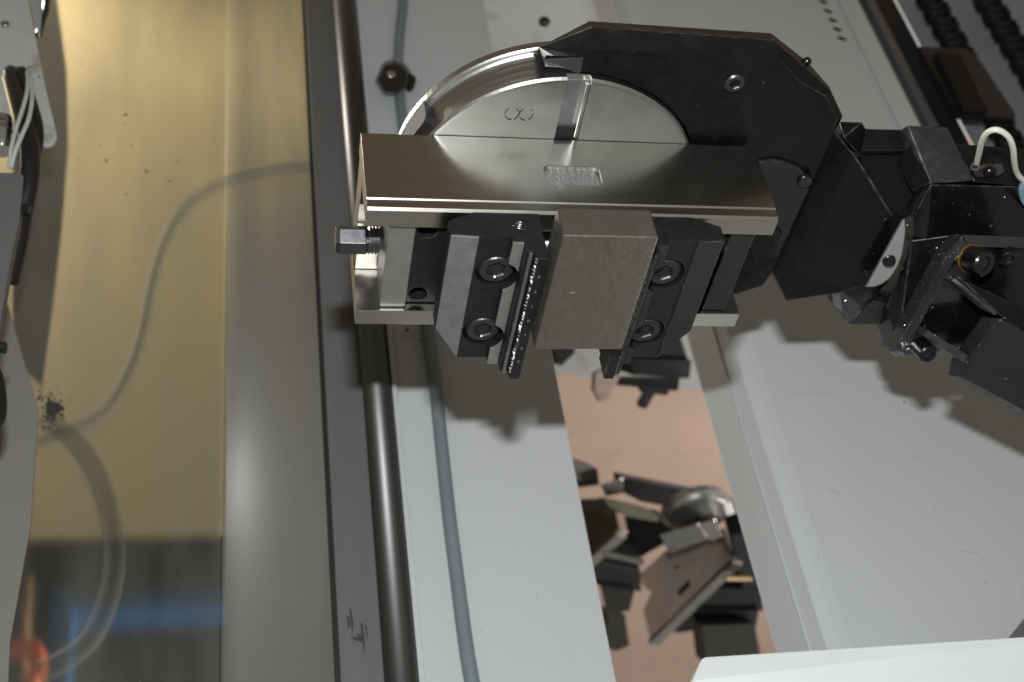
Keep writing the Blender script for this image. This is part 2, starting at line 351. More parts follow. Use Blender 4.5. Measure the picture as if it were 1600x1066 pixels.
def mark(parent, pts, y, material, name):
    mb = MB(); mb.prism([at(a_, b_, y=y) for a_, b_ in pts], (0, 0.00012, 0)); return build(mb, name, material, parent)
mark(lp, ((624, 521), (632, 515), (648, 520), (650, 530), (640, 531), (628, 529)), YP - 0.0001, 'white_paint', 'paint_blot')
mark(lp, ((634, 513), (639, 512), (638, 518), (634, 518)), YP - 0.0003, 'seam_black', 'dark_spot')
for (x, y, r_) in ((655, 531, 1.6), (742, 780, .9), (800, 880, 1.0), (690, 700, .8), (838, 930, .9), (752, 986, .8)):
    mark(lp, [(x + r_ * math.cos(k), y + r_ * math.sin(k)) for k in range(6)], YP - 0.0001, 'smudge_black', 'dark_spot')
mark(rp, ((1230, 612), (1306, 613), (1306, 614.2), (1230, 613.4)), YR - 0.0001, 'white_paint', 'scratch')
for (x, y, l_, a_) in ((1290, 760, 26, .5), (1420, 720, 18, -.3), (1500, 860, 30, .15), (1350, 900, 14, 1.2)):
    dx_, dy_ = math.cos(a_) * l_, math.sin(a_) * l_
    mark(rp, ((x, y), (x + dx_, y + dy_), (x + dx_, y + dy_ + .7), (x, y + .6)), YR - 0.0001, 'panel_grey_dark', 'scratch')
for (x, y, r_) in ((1413, 628, 1.7), (1280, 870, .9), (1460, 790, .9), (1340, 690, .8), (1540, 910, 1.0), (1240, 150, 1.0), (1262, 120, .8)):
    mark(rp, [(x + r_ * math.cos(k), y + r_ * math.sin(k)) for k in range(6)], YR - 0.0001, 'smudge_black', 'dark_spot')
# guide channel, far panel and chains in the upper right of the picture
x3 = at(1403, 0, y=YR + 0.05).x
ch = thing('guide_channel', 'dark recessed guide channel beside the folded grey panel', 'channel', (x2, YR + 0.05, ZB))
mb = MB(); mb.box(x3, x2 + 0.002, YR + 0.055, YR + 0.06, ZB, ZT); build(mb, 'channel_back', 'dark_grey', ch)
for t0_, t1_, yy in ((0.12, 0.3, 0.045), (0.52, 0.62, 0.04)):
    mb = MB(); mb.box(x2 + (x3 - x2) * t1_, x2 + (x3 - x2) * t0_, YR + yy, YR + 0.0548, ZB, ZT); build(mb, 'guide_rail', 'strip_grey', ch, 0.002)
fp = thing('sheet_metal_panel', 'far grey panel behind the two black drive chains', 'panel', (x3 - 0.2, YR + 0.05, ZB))
mb = MB(); mb.box(x3 - 0.7, x3 - 0.001, YR + 0.05, YR + 0.053, ZB, ZT); build(mb, 'sheet', 'panel_grey_dark', fp)
def chain(px0, wid, label):
    a = at(px0, 0, y=YR + 0.03); b = at(px0 + 30, 0, y=YR + 0.03); w_ = wid
    t = thing('drive_chain', label, 'chain', (a.x, YR + 0.03, -0.62), 'drive chains beside the panel')
    z = -0.62; link = None; k = 0
    while z < -0.22:
        if link is None:
            mb = MB()
            for sx in (-1, 1):
                mb.lathe((a.x + sx * w_ * 0.42, YR + 0.026, z), (1, 0, 0), [(0.006, -0.0015), (0.006, 0.0015)], n=10, smooth=False)
                mb.lathe((a.x + sx * w_ * 0.42, YR + 0.026, z + 0.0085), (1, 0, 0), [(0.006, -0.0015), (0.006, 0.0015)], n=10, smooth=False)
                mb.box(a.x + sx * w_ * 0.42 - 0.0014, a.x + sx * w_ * 0.42 + 0.0014, YR + 0.0215, YR + 0.0305, z, z + 0.0085)
            mb.lathe((a.x - w_ * 0.5, YR + 0.026, z), (1, 0, 0), [(0.0052, 0.0), (0.0052, w_)], n=10)
            link = build(mb, 'link', 'rubber_dull', t); first = z
        else:
            c = link.copy(); COL.objects.link(c); c.parent = t; c.location = (0.0015 * (-1) ** k, 0, z - first)
        z += 0.0125; k += 1
    return t
chain(1448, 0.024, 'left black drive chain running past the slotted bracket')
chain(1536, 0.026, 'right black drive chain along the picture edge')
br = thing('chain_bracket', 'black plate bracket with slot mounted across the left drive chain', 'bracket', at(1500, 130, y=YR + 0.02))
pl = [(1436, 73), (1505, 76), (1522, 84), (1535, 100), (1588, 180), (1584, 185), (1498, 180), (1476, 140)]
out = [at(x, y, y=YR + 0.012) for x, y in pl]
sl = [at(x, y, y=YR + 0.0) for x, y in ((1517, 103), (1524, 100), (1546, 144), (1540, 148))]
q = MB(); q.prism(sl, (0, 0.05, 0))
mb = MB(); mb.prism(out, (0, 0.005, 0)); build(mb, 'plate', 'rubber', br, cut=[q])
mb = MB(); o2 = [at(x, y, y=YR + 0.006) for x, y in ((1462, 80), (1500, 84), (1545, 172), (1508, 172))]; mb.prism(o2, (0, 0.0055, 0)); build(mb, 'slider', 'rubber_dull', br, 0.001)

# round shaft, seam strip, post, window on the left of the picture
sx0 = at(578, 560, y=0.285); xshaft = (at(596, 1000, y=0.285).x + at(646, 1000, y=0.285).x) / 2
rsh = abs(at(596, 1000, y=0.285).x - at(646, 1000, y=0.285).x) / 2
mb = MB(); mb.lathe((xshaft, 0.285, ZB), (0, 0, 1), [(rsh, 0), (rsh, ZT - ZB)], n=40)
tag(build(mb, 'guide_shaft', 'shaft_steel'), 'round polished steel guide shaft standing beside the narrow grey panel', 'shaft')
xa = at(526, 1000, y=0.295).x; xb = at(594, 1000, y=0.295).x
st = thing('seam_strip', 'dark grey vertical trim strip with black smudges beside steel shaft', 'trim strip', (xa, 0.295, ZB))
mb = MB(); mb.box(xb - 0.02, xa - 0.0012, 0.295, 0.301, ZB, ZT); build(mb, 'strip', 'strip_grey', st, 0.0006)
mb = MB(); mb.box(xa - 0.0009, xa + 0.0016, 0.2985, 0.303, ZB, ZT); build(mb, 'seam', 'seam_black', st)
for (x, y, dx, dy) in ((548, 950, 3, 42), (566, 972, 3, 50), (572, 975, 2, 32), (556, 995, 9, 7), (562, 990, 5, 14), (544, 962, 3, 22)):
    p0 = [at(x + (i * 0.13 - 0.5) * dx * 1.7 + 0.06 * (y + dy * j) - 0.06 * y + random.uniform(-.8, .8), y + j * dy, y=0.2948) for i, j in ((0, 0), (6, 0.1), (8, 0.6), (5, 1.0), (2, 0.7), (1, 0.3))]
    mb = MB(); mb.prism(p0, (0, 0.0001, 0)); build(mb, 'smudge', 'smudge_black', st)
# brushed post with a soft outward curve
xp0 = xa - 0.004; xp1 = at(347, 860, y=0.31).x
loops = []
N_ = 28
def post(t):      # gently domed across its width
    x = xp0 + (xp1 - xp0) * t
    return x, 0.298 + 3.2 * (x - 0.158) ** 2
ls = [[(post(i / N_)[0], post(i / N_)[1], z) for i in range(N_ + 1)] + [(post(i / N_)[0], post(i / N_)[1] + 0.0008, z) for i in range(N_, -1, -1)] for z in (ZB, ZT)]
mb = MB(); mb.loft(ls, smooth=True)
tag(build(mb, 'door_cover', 'hazy_cover'), 'hazy grey bent cover sheet between beige window view and dark trim strip', 'cover sheet')

win = thing('window_pane', 'dusty clear polycarbonate window pane in front of beige board', 'window', (0.25, 0.34, ZB))
mb = MB(); mb.box(xp1 + 0.001, 0.42, 0.342, 0.346, ZB, ZT); build(mb, 'pane', 'polycarbonate', win)
random.seed(11)
sp = MB()
for (x, y, s) in [(196, 180, 4.5), (166, 251, 4), (229, 268, 3.2), (278, 252, 2.8), (265, 283, 3), (198, 304, 2.2), (205, 227, 2), (384, 237, 2.0), (340, 450, 3), (117, 489, 1.6), (280, 201, 1.5), (157, 227, 1.5)] + \
        [(random.uniform(70, 345), random.uniform(20, 330), random.uniform(.5, 1.4)) for _ in range(46)]:
    if x > 335: continue
    c = at(x, y, y=0.3415); r = s * 0.00046
    sp.lathe(c, (0, 1, 0), [(r * random.uniform(.7, 1.2), 0), (r * .7, -0.0002)], n=7, smooth=False)
o = build(sp, 'grime_speck', 'smudge_black', win); tag(o, kind='stuff')
sp = MB()
for _ in range(170):
    a = random.uniform(0, 6.28); d = abs(random.gauss(0, 1)); c = at(80 + 17 * d * math.cos(a), 640 + 20 * d * math.sin(a), y=0.362); r = random.uniform(.0005, .0016) * (1.4 - min(1, d * .4))
    sp.lathe(c, (0, 1, 0), [(r, 0), (r * .6, -0.0002)], n=6, smooth=False)
o = build(sp, 'grime_patch', 'smudge_black', win); tag(o, kind='stuff')

sp = MB()
for _ in range(260):
    c = at(random.uniform(60, 345), random.uniform(835, 1066), y=0.3415); r = random.uniform(.0001, .00034)
    sp.lathe(c, (0, 1, 0), [(r, 0), (r * .6, -0.0002)], n=6, smooth=False)
o = build(sp, 'dust_speck', 'strip_grey', win); tag(o, kind='stuff')
mb = MB(); mb.prism([at(x, y, y=0.43) for x, y in ((40, -40), (84, -40), (104, 110), (106, 230), (96, 360), (82, 480), (66, 600), (20, 560), (20, 200))], (0, 0.004, 0))  # dark band beside the bracket: shade put in as a coloured sheet
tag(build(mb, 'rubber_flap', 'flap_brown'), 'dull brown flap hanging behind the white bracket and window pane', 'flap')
# beige board and the things behind the window
YB = 0.52
zt = at(230, 838, y=YB).z
mb = MB(); mb.box(0.02, 0.80, YB, YB + 0.003, ZB, zt)
tag(build(mb, 'beige_board', 'beige', bevel=0.002), 'large beige board standing behind the dusty window', 'board')
mb = MB(); mb.box(-0.1, 1.6, 1.15, 1.18, ZB, 0.9)
tag(build(mb, 'rear_cabinet', 'dark_room'), 'dark cabinet side far behind the beige board', 'cabinet')
bf = thing('blue_frame', 'blue painted steel frame seen above the beige board', 'frame', (0.3, 0.72, ZB))
z0, z1 = at(250, 949, y=0.72).z, at(250, 922, y=0.72).z
xA, xB = at(78, 940, y=0.72).x, at(352, 940, y=0.72).x
mb = MB(); mb.box(xB, xA, 0.72, 0.76, min(z0, z1), max(z0, z1)); build(mb, 'crossbar', 'blue_paint', bf, 0.002)
mb = MB(); mb.box(at(112, 1000, y=0.719).x, at(78, 1000, y=0.719).x, 0.718, 0.758, min(z0, z1) - 0.004, 0.6); build(mb, 'upright', 'blue_paint', bf, 0.002)
hk = spline([at(x, y, y=0.60) for x, y in ((14, 1022), (36, 1012), (55, 1022), (60, 1045), (48, 1075), (44, 1110))])
mb = MB(); mb.tube(hk, 0.0075, 12); tag(build(mb, 'orange_hook', 'orange_plastic'), 'bright orange plastic hook at the lower left behind the window', 'hook')
mb = MB(); mb.tube([at(46, 905, y=0.63), at(40, 985, y=0.63), at(38, 1090, y=0.63)], 0.0035, 10)
tag(build(mb, 'wooden_stick', 'wood'), 'thin upright wooden stick behind the orange hook', 'stick')
hs = spline([at(x, y, y=0.40) for x, y in ((72, 655), (118, 692), (152, 745), (172, 810), (180, 870), (168, 940), (140, 1000), (96, 1035), (60, 1050))])
mb = MB(); mb.tube(hs, 0.0075, 14); tag(build(mb, 'clear_hose', 'clear_tube'), 'translucent grey hose curving in front of the blue frame', 'hose')
hs = spline([at(x, y, y=0.43) for x, y in ((560, 262), (470, 262), (420, 268), (345, 288), (290, 325), (255, 385), (236, 450), (222, 520), (200, 585), (165, 640), (120, 668), (60, 690))])
mb = MB(); mb.tube(hs, 0.0055, 12); tag(build(mb, 'clear_hose', 'faint_tube'), 'faint translucent hose looping across the middle of the beige board', 'hose')
mb = MB(); g = [at(x, y, y=0.325) for x, y in ((-60, 380), (8, 462), (60, 640), (48, 820), (16, 1000), (10, 1120), (-60, 1120))]
mb.prism(g, (0, 0.003, 0)); tag(build(mb, 'cover_sheet', 'cover_grey', bevel=0.0006), 'grey cover sheet with slanted edge at the far left', 'sheet')

# ------------------------------------------------------------------ hose with clip on the narrow panel
hp = spline([at(x, y, y=YP - 0.0062) for x, y in ((632, -60), (630, 0), (624, 60), (622, 120), (630, 200), (644, 320), (660, 440), (668, 520), (681, 612), (700, 790), (714, 900), (730, 1020), (748, 1120))], 10)
mb = MB(); mb.tube(hp, 0.0046, 14); tag(build(mb, 'air_hose', 'hose_teal'), 'blue grey air hose running down the narrow grey panel', 'hose')
kn = thing('clamp_knob', 'black clamp knob holding the air hose on the narrow panel', 'knob', at(612, 122, y=YP))
mb = MB(); mb.hull([p for x, y in ((585, 127), (598, 97), (615, 92), (633, 98), (643, 112), (640, 138), (622, 150), (600, 150)) for p in (at(x, y, y=YP - 0.001), at((x - 614) * .8 + 614, (y - 122) * .8 + 122, y=YP - 0.022))])
build(mb, 'knob_body', 'rubber', kn, 0.002)
mb = MB(); mb.hull([p for x, y in ((640, 112), (651, 122), (646, 139), (636, 142)) for p in (at(x, y, y=YP - 0.002), at(x, y, y=YP - 0.012))]); build(mb, 'lever', 'rubber', kn, 0.001)
c = at(611, 118, y=YP - 0.022); mb = MB(); mb.lathe(c, (0, -1, 0), [(0.0042, 0), (0.0038, 0.0018)], n=16); build(mb, 'screw_head', 'chrome', kn)
c = at(850, 37, y=YP - 0.001); cs = thing('panel_screw', 'lone black screw on the narrow panel above the fork tip', 'screw', c)
mb = MB(); mb.lathe(c, (0, -1, 0), [(0.0052, 0), (0.0052, 0.004), (0.0035, 0.0055)], n=18); build(mb, 'screw_head', 'rubber', cs)

# ------------------------------------------------------------------ the vise
vise = thing('self_centring_vise', 'steel self-centring vise on round pallet held by the black gripper', 'vise', (0, 0.0405, -0.026))
CX = -0.002; L_ = 0.1; WD = 0.0815; H = 0.0525; CYD = 0.0393
# round pallet
pallet_prof = [(0.074, -0.0262), (0.0790, -0.0262), (0.0800, -0.0252), (0.0800, -0.0212), (0.0793, -0.0204), (0.0778, -0.0200), (0.0768, -0.0192), (0.0762, -0.0150), (0.0760, -0.0100), (0.0763, -0.0050), (0.0768, -0.0014), (0.0758, -0.0001), (0.0745, 0.0)]
mb = MB(); mb.lathe((0, CYD, 0), (0, 0, 1), pallet_prof, n=128)
q1 = MB()
a, b, c, d = (at(x, y, z=0) for x, y in ((868, 118), (924, 118), (862, 214), (906, 214)))
xm0 = 0.0045; xm1 = -0.0077
q1.box(xm1, xm0, -0.06, 0.002, -0.0045, 0.01)
# dark clamping pocket in the pallet side
pz = min((abs(math.hypot(at(655, 189, z=-k * 0.0005).x, at(655, 189, z=-k * 0.0005).y - CYD) - 0.0775), -k * 0.0005) for k in range(60))[1]
pp = at(655, 189, z=pz); ang = math.atan2(pp.y - CYD, pp.x)
q2 = MB(); dirv = Vector((math.cos(ang), math.sin(ang), 0)); tn = Vector((-math.sin(ang), math.cos(ang), 0)); cc = Vector((0, CYD, 0)) + dirv * 0.081
q2.prism([cc + tn * s + Vector((0, 0, z)) for s, z in ((-0.0090, -0.0220), (0.0090, -0.0220), (0.0090, -0.0105), (0.0070, -0.0080), (-0.0070, -0.0080), (-0.0090, -0.0105))], -dirv * 0.0115)
pal = build(mb, 'pallet', 'turned_steel', vise, cut=[q1, q2])
for pl_ in pal.data.polygons: pl_.use_smooth = False
mb = MB(); cc2 = Vector((0, CYD, 0)) + dirv * 0.0797
mb.prism([cc2 + tn * s + Vector((0, 0, z)) for s, z in ((-0.0089, -0.0219), (0.0089, -0.0219), (0.0089, -0.0106), (0.0069, -0.0081), (-0.0069, -0.0081), (-0.0089, -0.0106))], -dirv * 0.0099)
build(mb, 'side_pocket', 'rubber_dull', pal)  # black plug fills the pocket, its shade put into the colour
# key groove: bright ground flanks
mb = MB(); mb.box(xm1 + 0.0001, xm0 - 0.0001, -0.0335, 0.0012, -0.00449, -0.0042); build(mb, 'key_groove', 'dull_steel', pal)
mb = MB(); mb.box(xm1 + 0.0025, xm0 - 0.0002, -0.0042, 0.0008, -0.0041, -0.0012); build(mb, 'groove_stop', 'rubber_dull', pal)  # black block stands in for the shaded recess at the groove end
mb = MB(); mb.prism([(xm1 + 0.0001, y, z) for y, z in ((-0.0332, -0.0041), (-0.0332, -0.0008), (0.0, -0.0008), (0.0, -0.0041))], (0.0022, 0, 0)); build(mb, 'groove_rib', 'ground_steel', pal, 0.0004)
# engraved figure: two open loops
for (gx0, gx1) in ((0.0315, 0.0248), (0.0245, 0.0178)):
    cxg = (gx0 + gx1) / 2; rg = (gx0 - gx1) / 2
    pts = [(cxg + rg * math.cos(t), -0.0150 + rg * 1.08 * math.sin(t), 0.00010) for t in [math.radians(-55 + i * 290 / 24 - (0 if gx0 > 0.03 else 0)) if gx0 < 0.03 else math.radians(-55 + i * 290 / 24) for i in range(25)]]
    mb = MB(); mb.tube(pts, 0.00027, 6); build(mb, 'engraved_stroke', 'screw_dark', pal)
# body: near and far rail as long profiles, channel floor between them
def rail_profile(sgn, y0):
    P = [(0.0, 0.0004), (0.0, 0.0456), (0.0007, 0.0464), (0.0007, 0.0512), (0.0021, H), (0.0119, H), (0.0119, 0.018), (0.0119, 0.0004)]
    return [(y0 + sgn * a, b) for a, b in P]
q = MB(); rr = []
for cx_, cz_, a0 in ((-0.0120, 0.0305, 0), (0.0105, 0.0305, 90), (0.0105, 0.0225, 180), (-0.0120, 0.0225, 270)):
    rr += [(cx_ + 0.0028 * math.cos(math.radians(a0 + k * 15 + (90 if a0 == 0 else 90) - 90)), -0.002, cz_ + 0.0028 * math.sin(math.radians(a0 + k * 15))) for k in range(7)]
rr = []
for cx_, cz_, a0 in ((0.0102, 0.0302, 0), (-0.0118, 0.0302, 90), (-0.0118, 0.0225, 180), (0.0102, 0.0225, 270)):
    rr += [(cx_ + 0.0028 * math.cos(math.radians(a0 + k * 15)), -0.002, cz_ + 0.0028 * math.sin(math.radians(a0 + k * 15))) for k in range(7)]
q.prism(rr, (0, 0.0055, 0))
mb = MB(); mb.prism([(L_, y, z) for y, z in rail_profile(1, 0.0)], (-2 * L_, 0, 0))
near = build(mb, 'front_rail', 'ground_steel', vise, 0.00025, cut=[q])
mb = MB(); mb.prism([(x * 0.985, 0.0032, (z - 0.0264) * 0.985 + 0.0264) for x, y, z in rr], (0, 0.0006, 0)); build(mb, 'cast_pocket', 'cast_steel', near)
mb = MB(); mb.prism([(L_, y, z) for y, z in rail_profile(-1, WD)], (-2 * L_, 0, 0)); far = build(mb, 'rear_rail', 'ground_steel', vise, 0.00025)
mb = MB(); mb.prism([(L_ - 0.0006, y, z) for y, z in ((0.0122, 0.0004), (0.0122, 0.0185), (0.0300, 0.0185), (0.0300, 0.0150), (0.0460, 0.0150), (0.0500, 0.0210), (0.0560, 0.0240), (0.0693, 0.0240), (0.0693, 0.0004))], (-2 * L_ + 0.0012, 0, 0))
build(mb, 'channel_floor', 'ground_steel', vise, 0.0003)
# spindle
spz, spy = 0.0325, 0.0405
sp_ = MB(); sp_.lathe((0.0957, spy, spz), (1, 0, 0), [(0.0064, 0), (0.0073, 0.0012), (0.0073, 0.0136), (0.0062, 0.0155)], n=6, smooth=False, ang=0.28)
spd = build(sp_, 'spindle_hex', 'hex_steel', vise, 0.0003)
mb = MB(); pr_ = []
for k in range(4): pr_ += [(0.0060, k * 0.0016), (0.0071, k * 0.0016 + 0.0008)]
mb.lathe((0.0957, spy, spz), (-1, 0, 0), pr_, n=24, smooth=False); build(mb, 'spindle_thread', 'dull_steel', vise)
mb = MB(); mb.lathe((0.0768, spy, spz), (-1, 0, 0), [(0.006, 0), (0.006, 0.1545)], n=20); build(mb, 'spindle', 'dull_steel', vise)
# carriages and jaws
def jaw(s):
    X = lambda d: CX + s * d
    y0, y1 = -0.0010, 0.0835
    # carriage sliding between the rails
    xe0, xe1 = sorted((X(0.0778), X(0.0905)))
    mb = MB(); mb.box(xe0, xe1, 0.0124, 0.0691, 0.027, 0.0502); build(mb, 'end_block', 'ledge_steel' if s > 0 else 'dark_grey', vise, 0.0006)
    xa_, xb_ = sorted((X(0.0300), X(0.0774)))
    hc = []
    for yy in (0.0195, 0.0630):
        h_ = MB(); h_.lathe((X(0.0715), yy, 0.030), (0, 0, 1), [(0.0046, 0), (0.0046, 0.03)], n=20, smooth=False); hc.append(h_)
    mb = MB(); mb.box(xa_, xb_, 0.0126, 0.0689, 0.0262, 0.0470); car = build(mb, 'carriage', 'black_oxide', vise, 0.0005, cut=hc)
    for yy in (0.0195, 0.0630):
        mb = MB(); mb.lathe((X(0.0715), yy, 0.0305), (0, 0, 1), [(0.0043, 0), (0.0043, 0.006), (0.0030, 0.0095), (0.0012, 0.0108)], n=18); build(mb, 'lock_screw', 'screw_steel', car)
    # jaw block: stepped profile
    P = [(0.0225, 0.0550), (0.0225, 0.0828), (0.0277, 0.0828), (0.0277, 0.0795), (0.0315, 0.0795), (0.0315, 0.0735), (0.0373, 0.0735), (0.0373, 0.0705), (0.0520, 0.0705), (0.0655, 0.0697), (0.0655, 0.0610), (0.0530, 0.0550)]
    cuts = []
    sc = [(0.0411, 0.0218), (0.0415, 0.0640)]
    for d, yy in sc:
        h_ = MB(); h_.lathe((X(d), yy, 0.0640), (0, 0, 1), [(0.0100, 0), (0.0100, 0.03)], n=40, smooth=False); cuts.append(h_)
    th = at(812, 352, y=-0.001) if s > 0 else None
    if s > 0:
        h_ = MB(); h_.lathe((th.x, -0.004, th.z), (0, 1, 0), [(0.0034, 0), (0.0034, 0.011)], n=20, smooth=False); cuts.append(h_)
    # outer far corner cut off
    h_ = MB(); e = 0.004
    h_.prism([(X(0.0655 + e), 0.0630 - e * 1.6, 0.05), (X(0.0655 + e), 0.1, 0.05), (X(0.0500), 0.1, 0.05), (X(0.0520 - e * .3), 0.0835 + e * .6, 0.05)], (0, 0, 0.05)); cuts.append(h_)
    mb = MB(); mb.prism([(X(d), y0, z) for d, z in P], (0, y1 - y0, 0))
    jb = build(mb, 'jaw_block', 'black_oxide', vise, 0.0004, cut=cuts)
    # worn side plate on top
    pts = [(0.0523, y0 + 0.0003), (0.0652, y0 + 0.0003), (0.0652, 0.0625), (0.0523, 0.0830)]
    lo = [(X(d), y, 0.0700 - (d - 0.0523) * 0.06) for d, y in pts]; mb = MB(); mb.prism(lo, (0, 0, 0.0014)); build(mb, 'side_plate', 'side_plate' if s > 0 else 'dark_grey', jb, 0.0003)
    # ledge strip, clamp bar, serrated insert
    bore = lambda: [MB().lathe((X(d), yy, 0.0640), (0, 0, 1), [(0.0100, 0), (0.0100, 0.03)], n=40, smooth=False) for d, yy in sc]
    a_, b_ = sorted((X(0.0318), X(0.0371)))
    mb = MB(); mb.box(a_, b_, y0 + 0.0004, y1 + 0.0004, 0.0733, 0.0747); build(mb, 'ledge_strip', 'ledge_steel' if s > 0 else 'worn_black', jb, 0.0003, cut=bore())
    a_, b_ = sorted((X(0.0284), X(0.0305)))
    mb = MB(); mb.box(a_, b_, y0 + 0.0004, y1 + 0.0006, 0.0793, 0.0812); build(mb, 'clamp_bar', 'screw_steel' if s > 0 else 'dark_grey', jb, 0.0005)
    a_, b_ = sorted((X(0.0218), X(0.0268)))
    mb = MB(); mb.box(a_, b_, y0 + 0.0004, y1 + 0.0010, 0.0700, 0.0840); ins = build(mb, 'serrated_insert', 'black_oxide', jb, 0.0002)
    # teeth along the insert
    tb = MB(); n = 34
    for k in range(n):
        yy = y0 + 0.0022 + k * (y1 - y0 - 0.003) / n; w_ = (y1 - y0) / n * 0.46; j1 = random.uniform(-.0002, .0002)
        for (dd, zz, hgt) in ((0.0270 + random.uniform(-.0003, .0003), 0.0826, random.uniform(0.0008, 0.0020)),):
            p = [(X(dd - 0.0008), yy - w_, zz), (X(dd + 0.0008), yy - w_ * .8, zz), (X(dd + 0.0008), yy + w_, zz), (X(dd - 0.0008), yy + w_, zz), (X(dd + j1 * 2), yy + j1 * 3, zz + hgt)]
            tb.add(p, [(3, 2, 1, 0), (0, 1, 4), (1, 2, 4), (2, 3, 4), (3, 0, 4)])
        p = [(X(0.0219), yy - w_, 0.0820), (X(0.0219), yy + w_, 0.0820), (X(0.0219), yy + w_, 0.0836), (X(0.0219), yy - w_, 0.0836), (X(0.0213), yy, 0.0829)]
        tb.add(p, [(3, 2, 1, 0), (0, 1, 4), (1, 2, 4), (2, 3, 4), (3, 0, 4)])
    tag(build(tb, 'serration', 'tooth_steel', jb), kind='stuff')
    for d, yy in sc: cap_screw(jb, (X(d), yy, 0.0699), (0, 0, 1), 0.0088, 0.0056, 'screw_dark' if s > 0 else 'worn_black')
    if s > 0:
        mb = MB(); pr2 = []
        for k in range(5): pr2 += [(0.0033, k * 0.0011), (0.0024, k * 0.0011 + 0.00055)]
        pr2 = pr2[::-1]
        q3 = [(th.x, -0.0008, th.z)]
        tt = MB()
        for k in range(5):
            zc = th.z
            ring = [(th.x + 0.0030 * math.cos(2 * math.pi * i / 24), -0.0002 + 0.0013 * k, zc + 0.0030 * math.sin(2 * math.pi * i / 24)) for i in range(25)]
            tt.tube(ring, 0.00032, 6)
        build(tt, 'thread', 'screw_steel', jb)
        # centimetre scale engraved along the insert
        for i, ch_ in enumerate('3210123'):
            cu = bpy.data.curves.new('numeral', 'FONT'); cu.body = ch_; cu.size = 0.0024; cu.align_x = 'CENTER'; cu.align_y = 'CENTER'
            to = bpy.data.objects.new('numeral', cu); COL.objects.link(to); dg = bpy.context.evaluated_depsgraph_get()
            me = bpy.data.meshes.new_from_object(to.evaluated_get(dg)); bpy.data.objects.remove(to)
            o = bpy.data.objects.new('numeral', me); COL.objects.link(o); me.materials.append(MT['engrave_light']); o.parent = jb
            o.location = Vector((X(0.0243), 0.0412 + (i - 3) * 0.01, 0.08405)) - origin(jb)
    return jb
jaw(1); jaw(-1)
random.seed(21)
# a second look at the loose things: work piece
wx0, wx1, wy0, wy1, wz0, wz1 = CX + 0.0211, CX - 0.0222, -0.0242, 0.0512, 0.0755, 0.0932
wp = thing('workpiece', 'plain steel block clamped off-centre between the serrated jaws', 'steel block', ((wx0 + wx1) / 2, 0.0135, wz0))
mb = MB(); mb.box(wx1, wx0, wy0, wy1, wz0, wz1); blk = build(mb, 'block', 'work_steel', wp, 0.0004)
mb = MB(); mb.box(wx1 + 0.0006, wx0 - 0.0006, wy0 - 0.00012, wy0 + 0.0001, wz0 + 0.0006, wz1 - 0.0006); build(mb, 'sawn_face', 'work_front', wp)
mb = MB()
for k in range(17):
    yy = wy0 + 0.0035 + k * 0.0043
    mb.lathe((wx1 + 0.0013 + random.uniform(-.0002, .0002), yy, wz1 + 0.00004), (0, 0, 1), [(0.00034, 0), (0.00022, 0.00018)], n=6, smooth=False)
tag(build(mb, 'punch_mark', 'swarf', wp), kind='stuff')
mb = MB(); c = at(895, 457, z=wz1); mb.hull([(c.x + 0.0014, c.y - .0002, wz1 + .00005), (c.x - 0.0016, c.y - .0001, wz1 + .00005), (c.x - 0.0012, c.y + .0003, wz1 + .00005), (c.x + 0.0012, c.y + .0003, wz1 + .0004), (c.x, c.y, wz1 + .0005)])
tag(build(mb, 'metal_chip', 'swarf'), 'tiny bright metal chip lying on the steel block', 'metal chip')

# ------------------------------------------------------------------ gripper arm
arm = thing('robot_gripper', 'black robot gripper arm with fork holding the round pallet', 'gripper', at(1340, 330, z=-0.03))
ZF = -0.004
top = [at(x, y, z=ZF) for x, y in ((907, 119), (912, 89), (937, 77), (1222, 96), (1250, 128), (1290, 150), (1308, 188), (1300, 215), (1207, 425), (1192, 446), (1150, 460))]
mid = [at(x, y, z=ZF - 0.0042) for x, y in ((852, 106), (842, 74), (925, 42), (1207, 63), (1258, 105), (1296, 140), (1316, 184))] + [p + Vector((0, 0, -0.0042)) for p in top[7:]]
low = [at(x, y, z=ZF - 0.018) for x, y in ((834, 110), (829, 88), (921, 33), (1205, 52), (1262, 97), (1296, 136), (1317, 182))] + [p + Vector((0, 0, -0.018)) for p in top[7:]]
def arc(z, r=0.0790):
    a0 = math.atan2(top[0].y - CYD, top[0].x); a1 = math.radians(-250)
    return [Vector((r * math.cos(a0 + (a1 - a0) * i / 30), CYD + r * math.sin(a0 + (a1 - a0) * i / 30), z)) for i in range(30, -1, -1)]
# outer fork body, its inside bored round to clear the pallet
def loopz(L_in, z): return L_in
mb = MB(); mb.loft([[Vector((p.x, p.y, p.z)) for p in low] + [Vector((-0.01, 0.10, ZF - 0.018))], mid + [Vector((-0.01, 0.10, ZF - 0.0042))], top + [Vector((-0.01, 0.10, ZF))]])
q = MB(); q.lathe((0, CYD, -0.05), (0, 0, 1), [(0.0808, 0), (0.0808, 0.027), (0.0782, 0.029), (0.0782, 0.08)], n=96, smooth=False)
build(mb, 'fork_plate', 'black_anodised', arm, 0.0005, cut=[q])
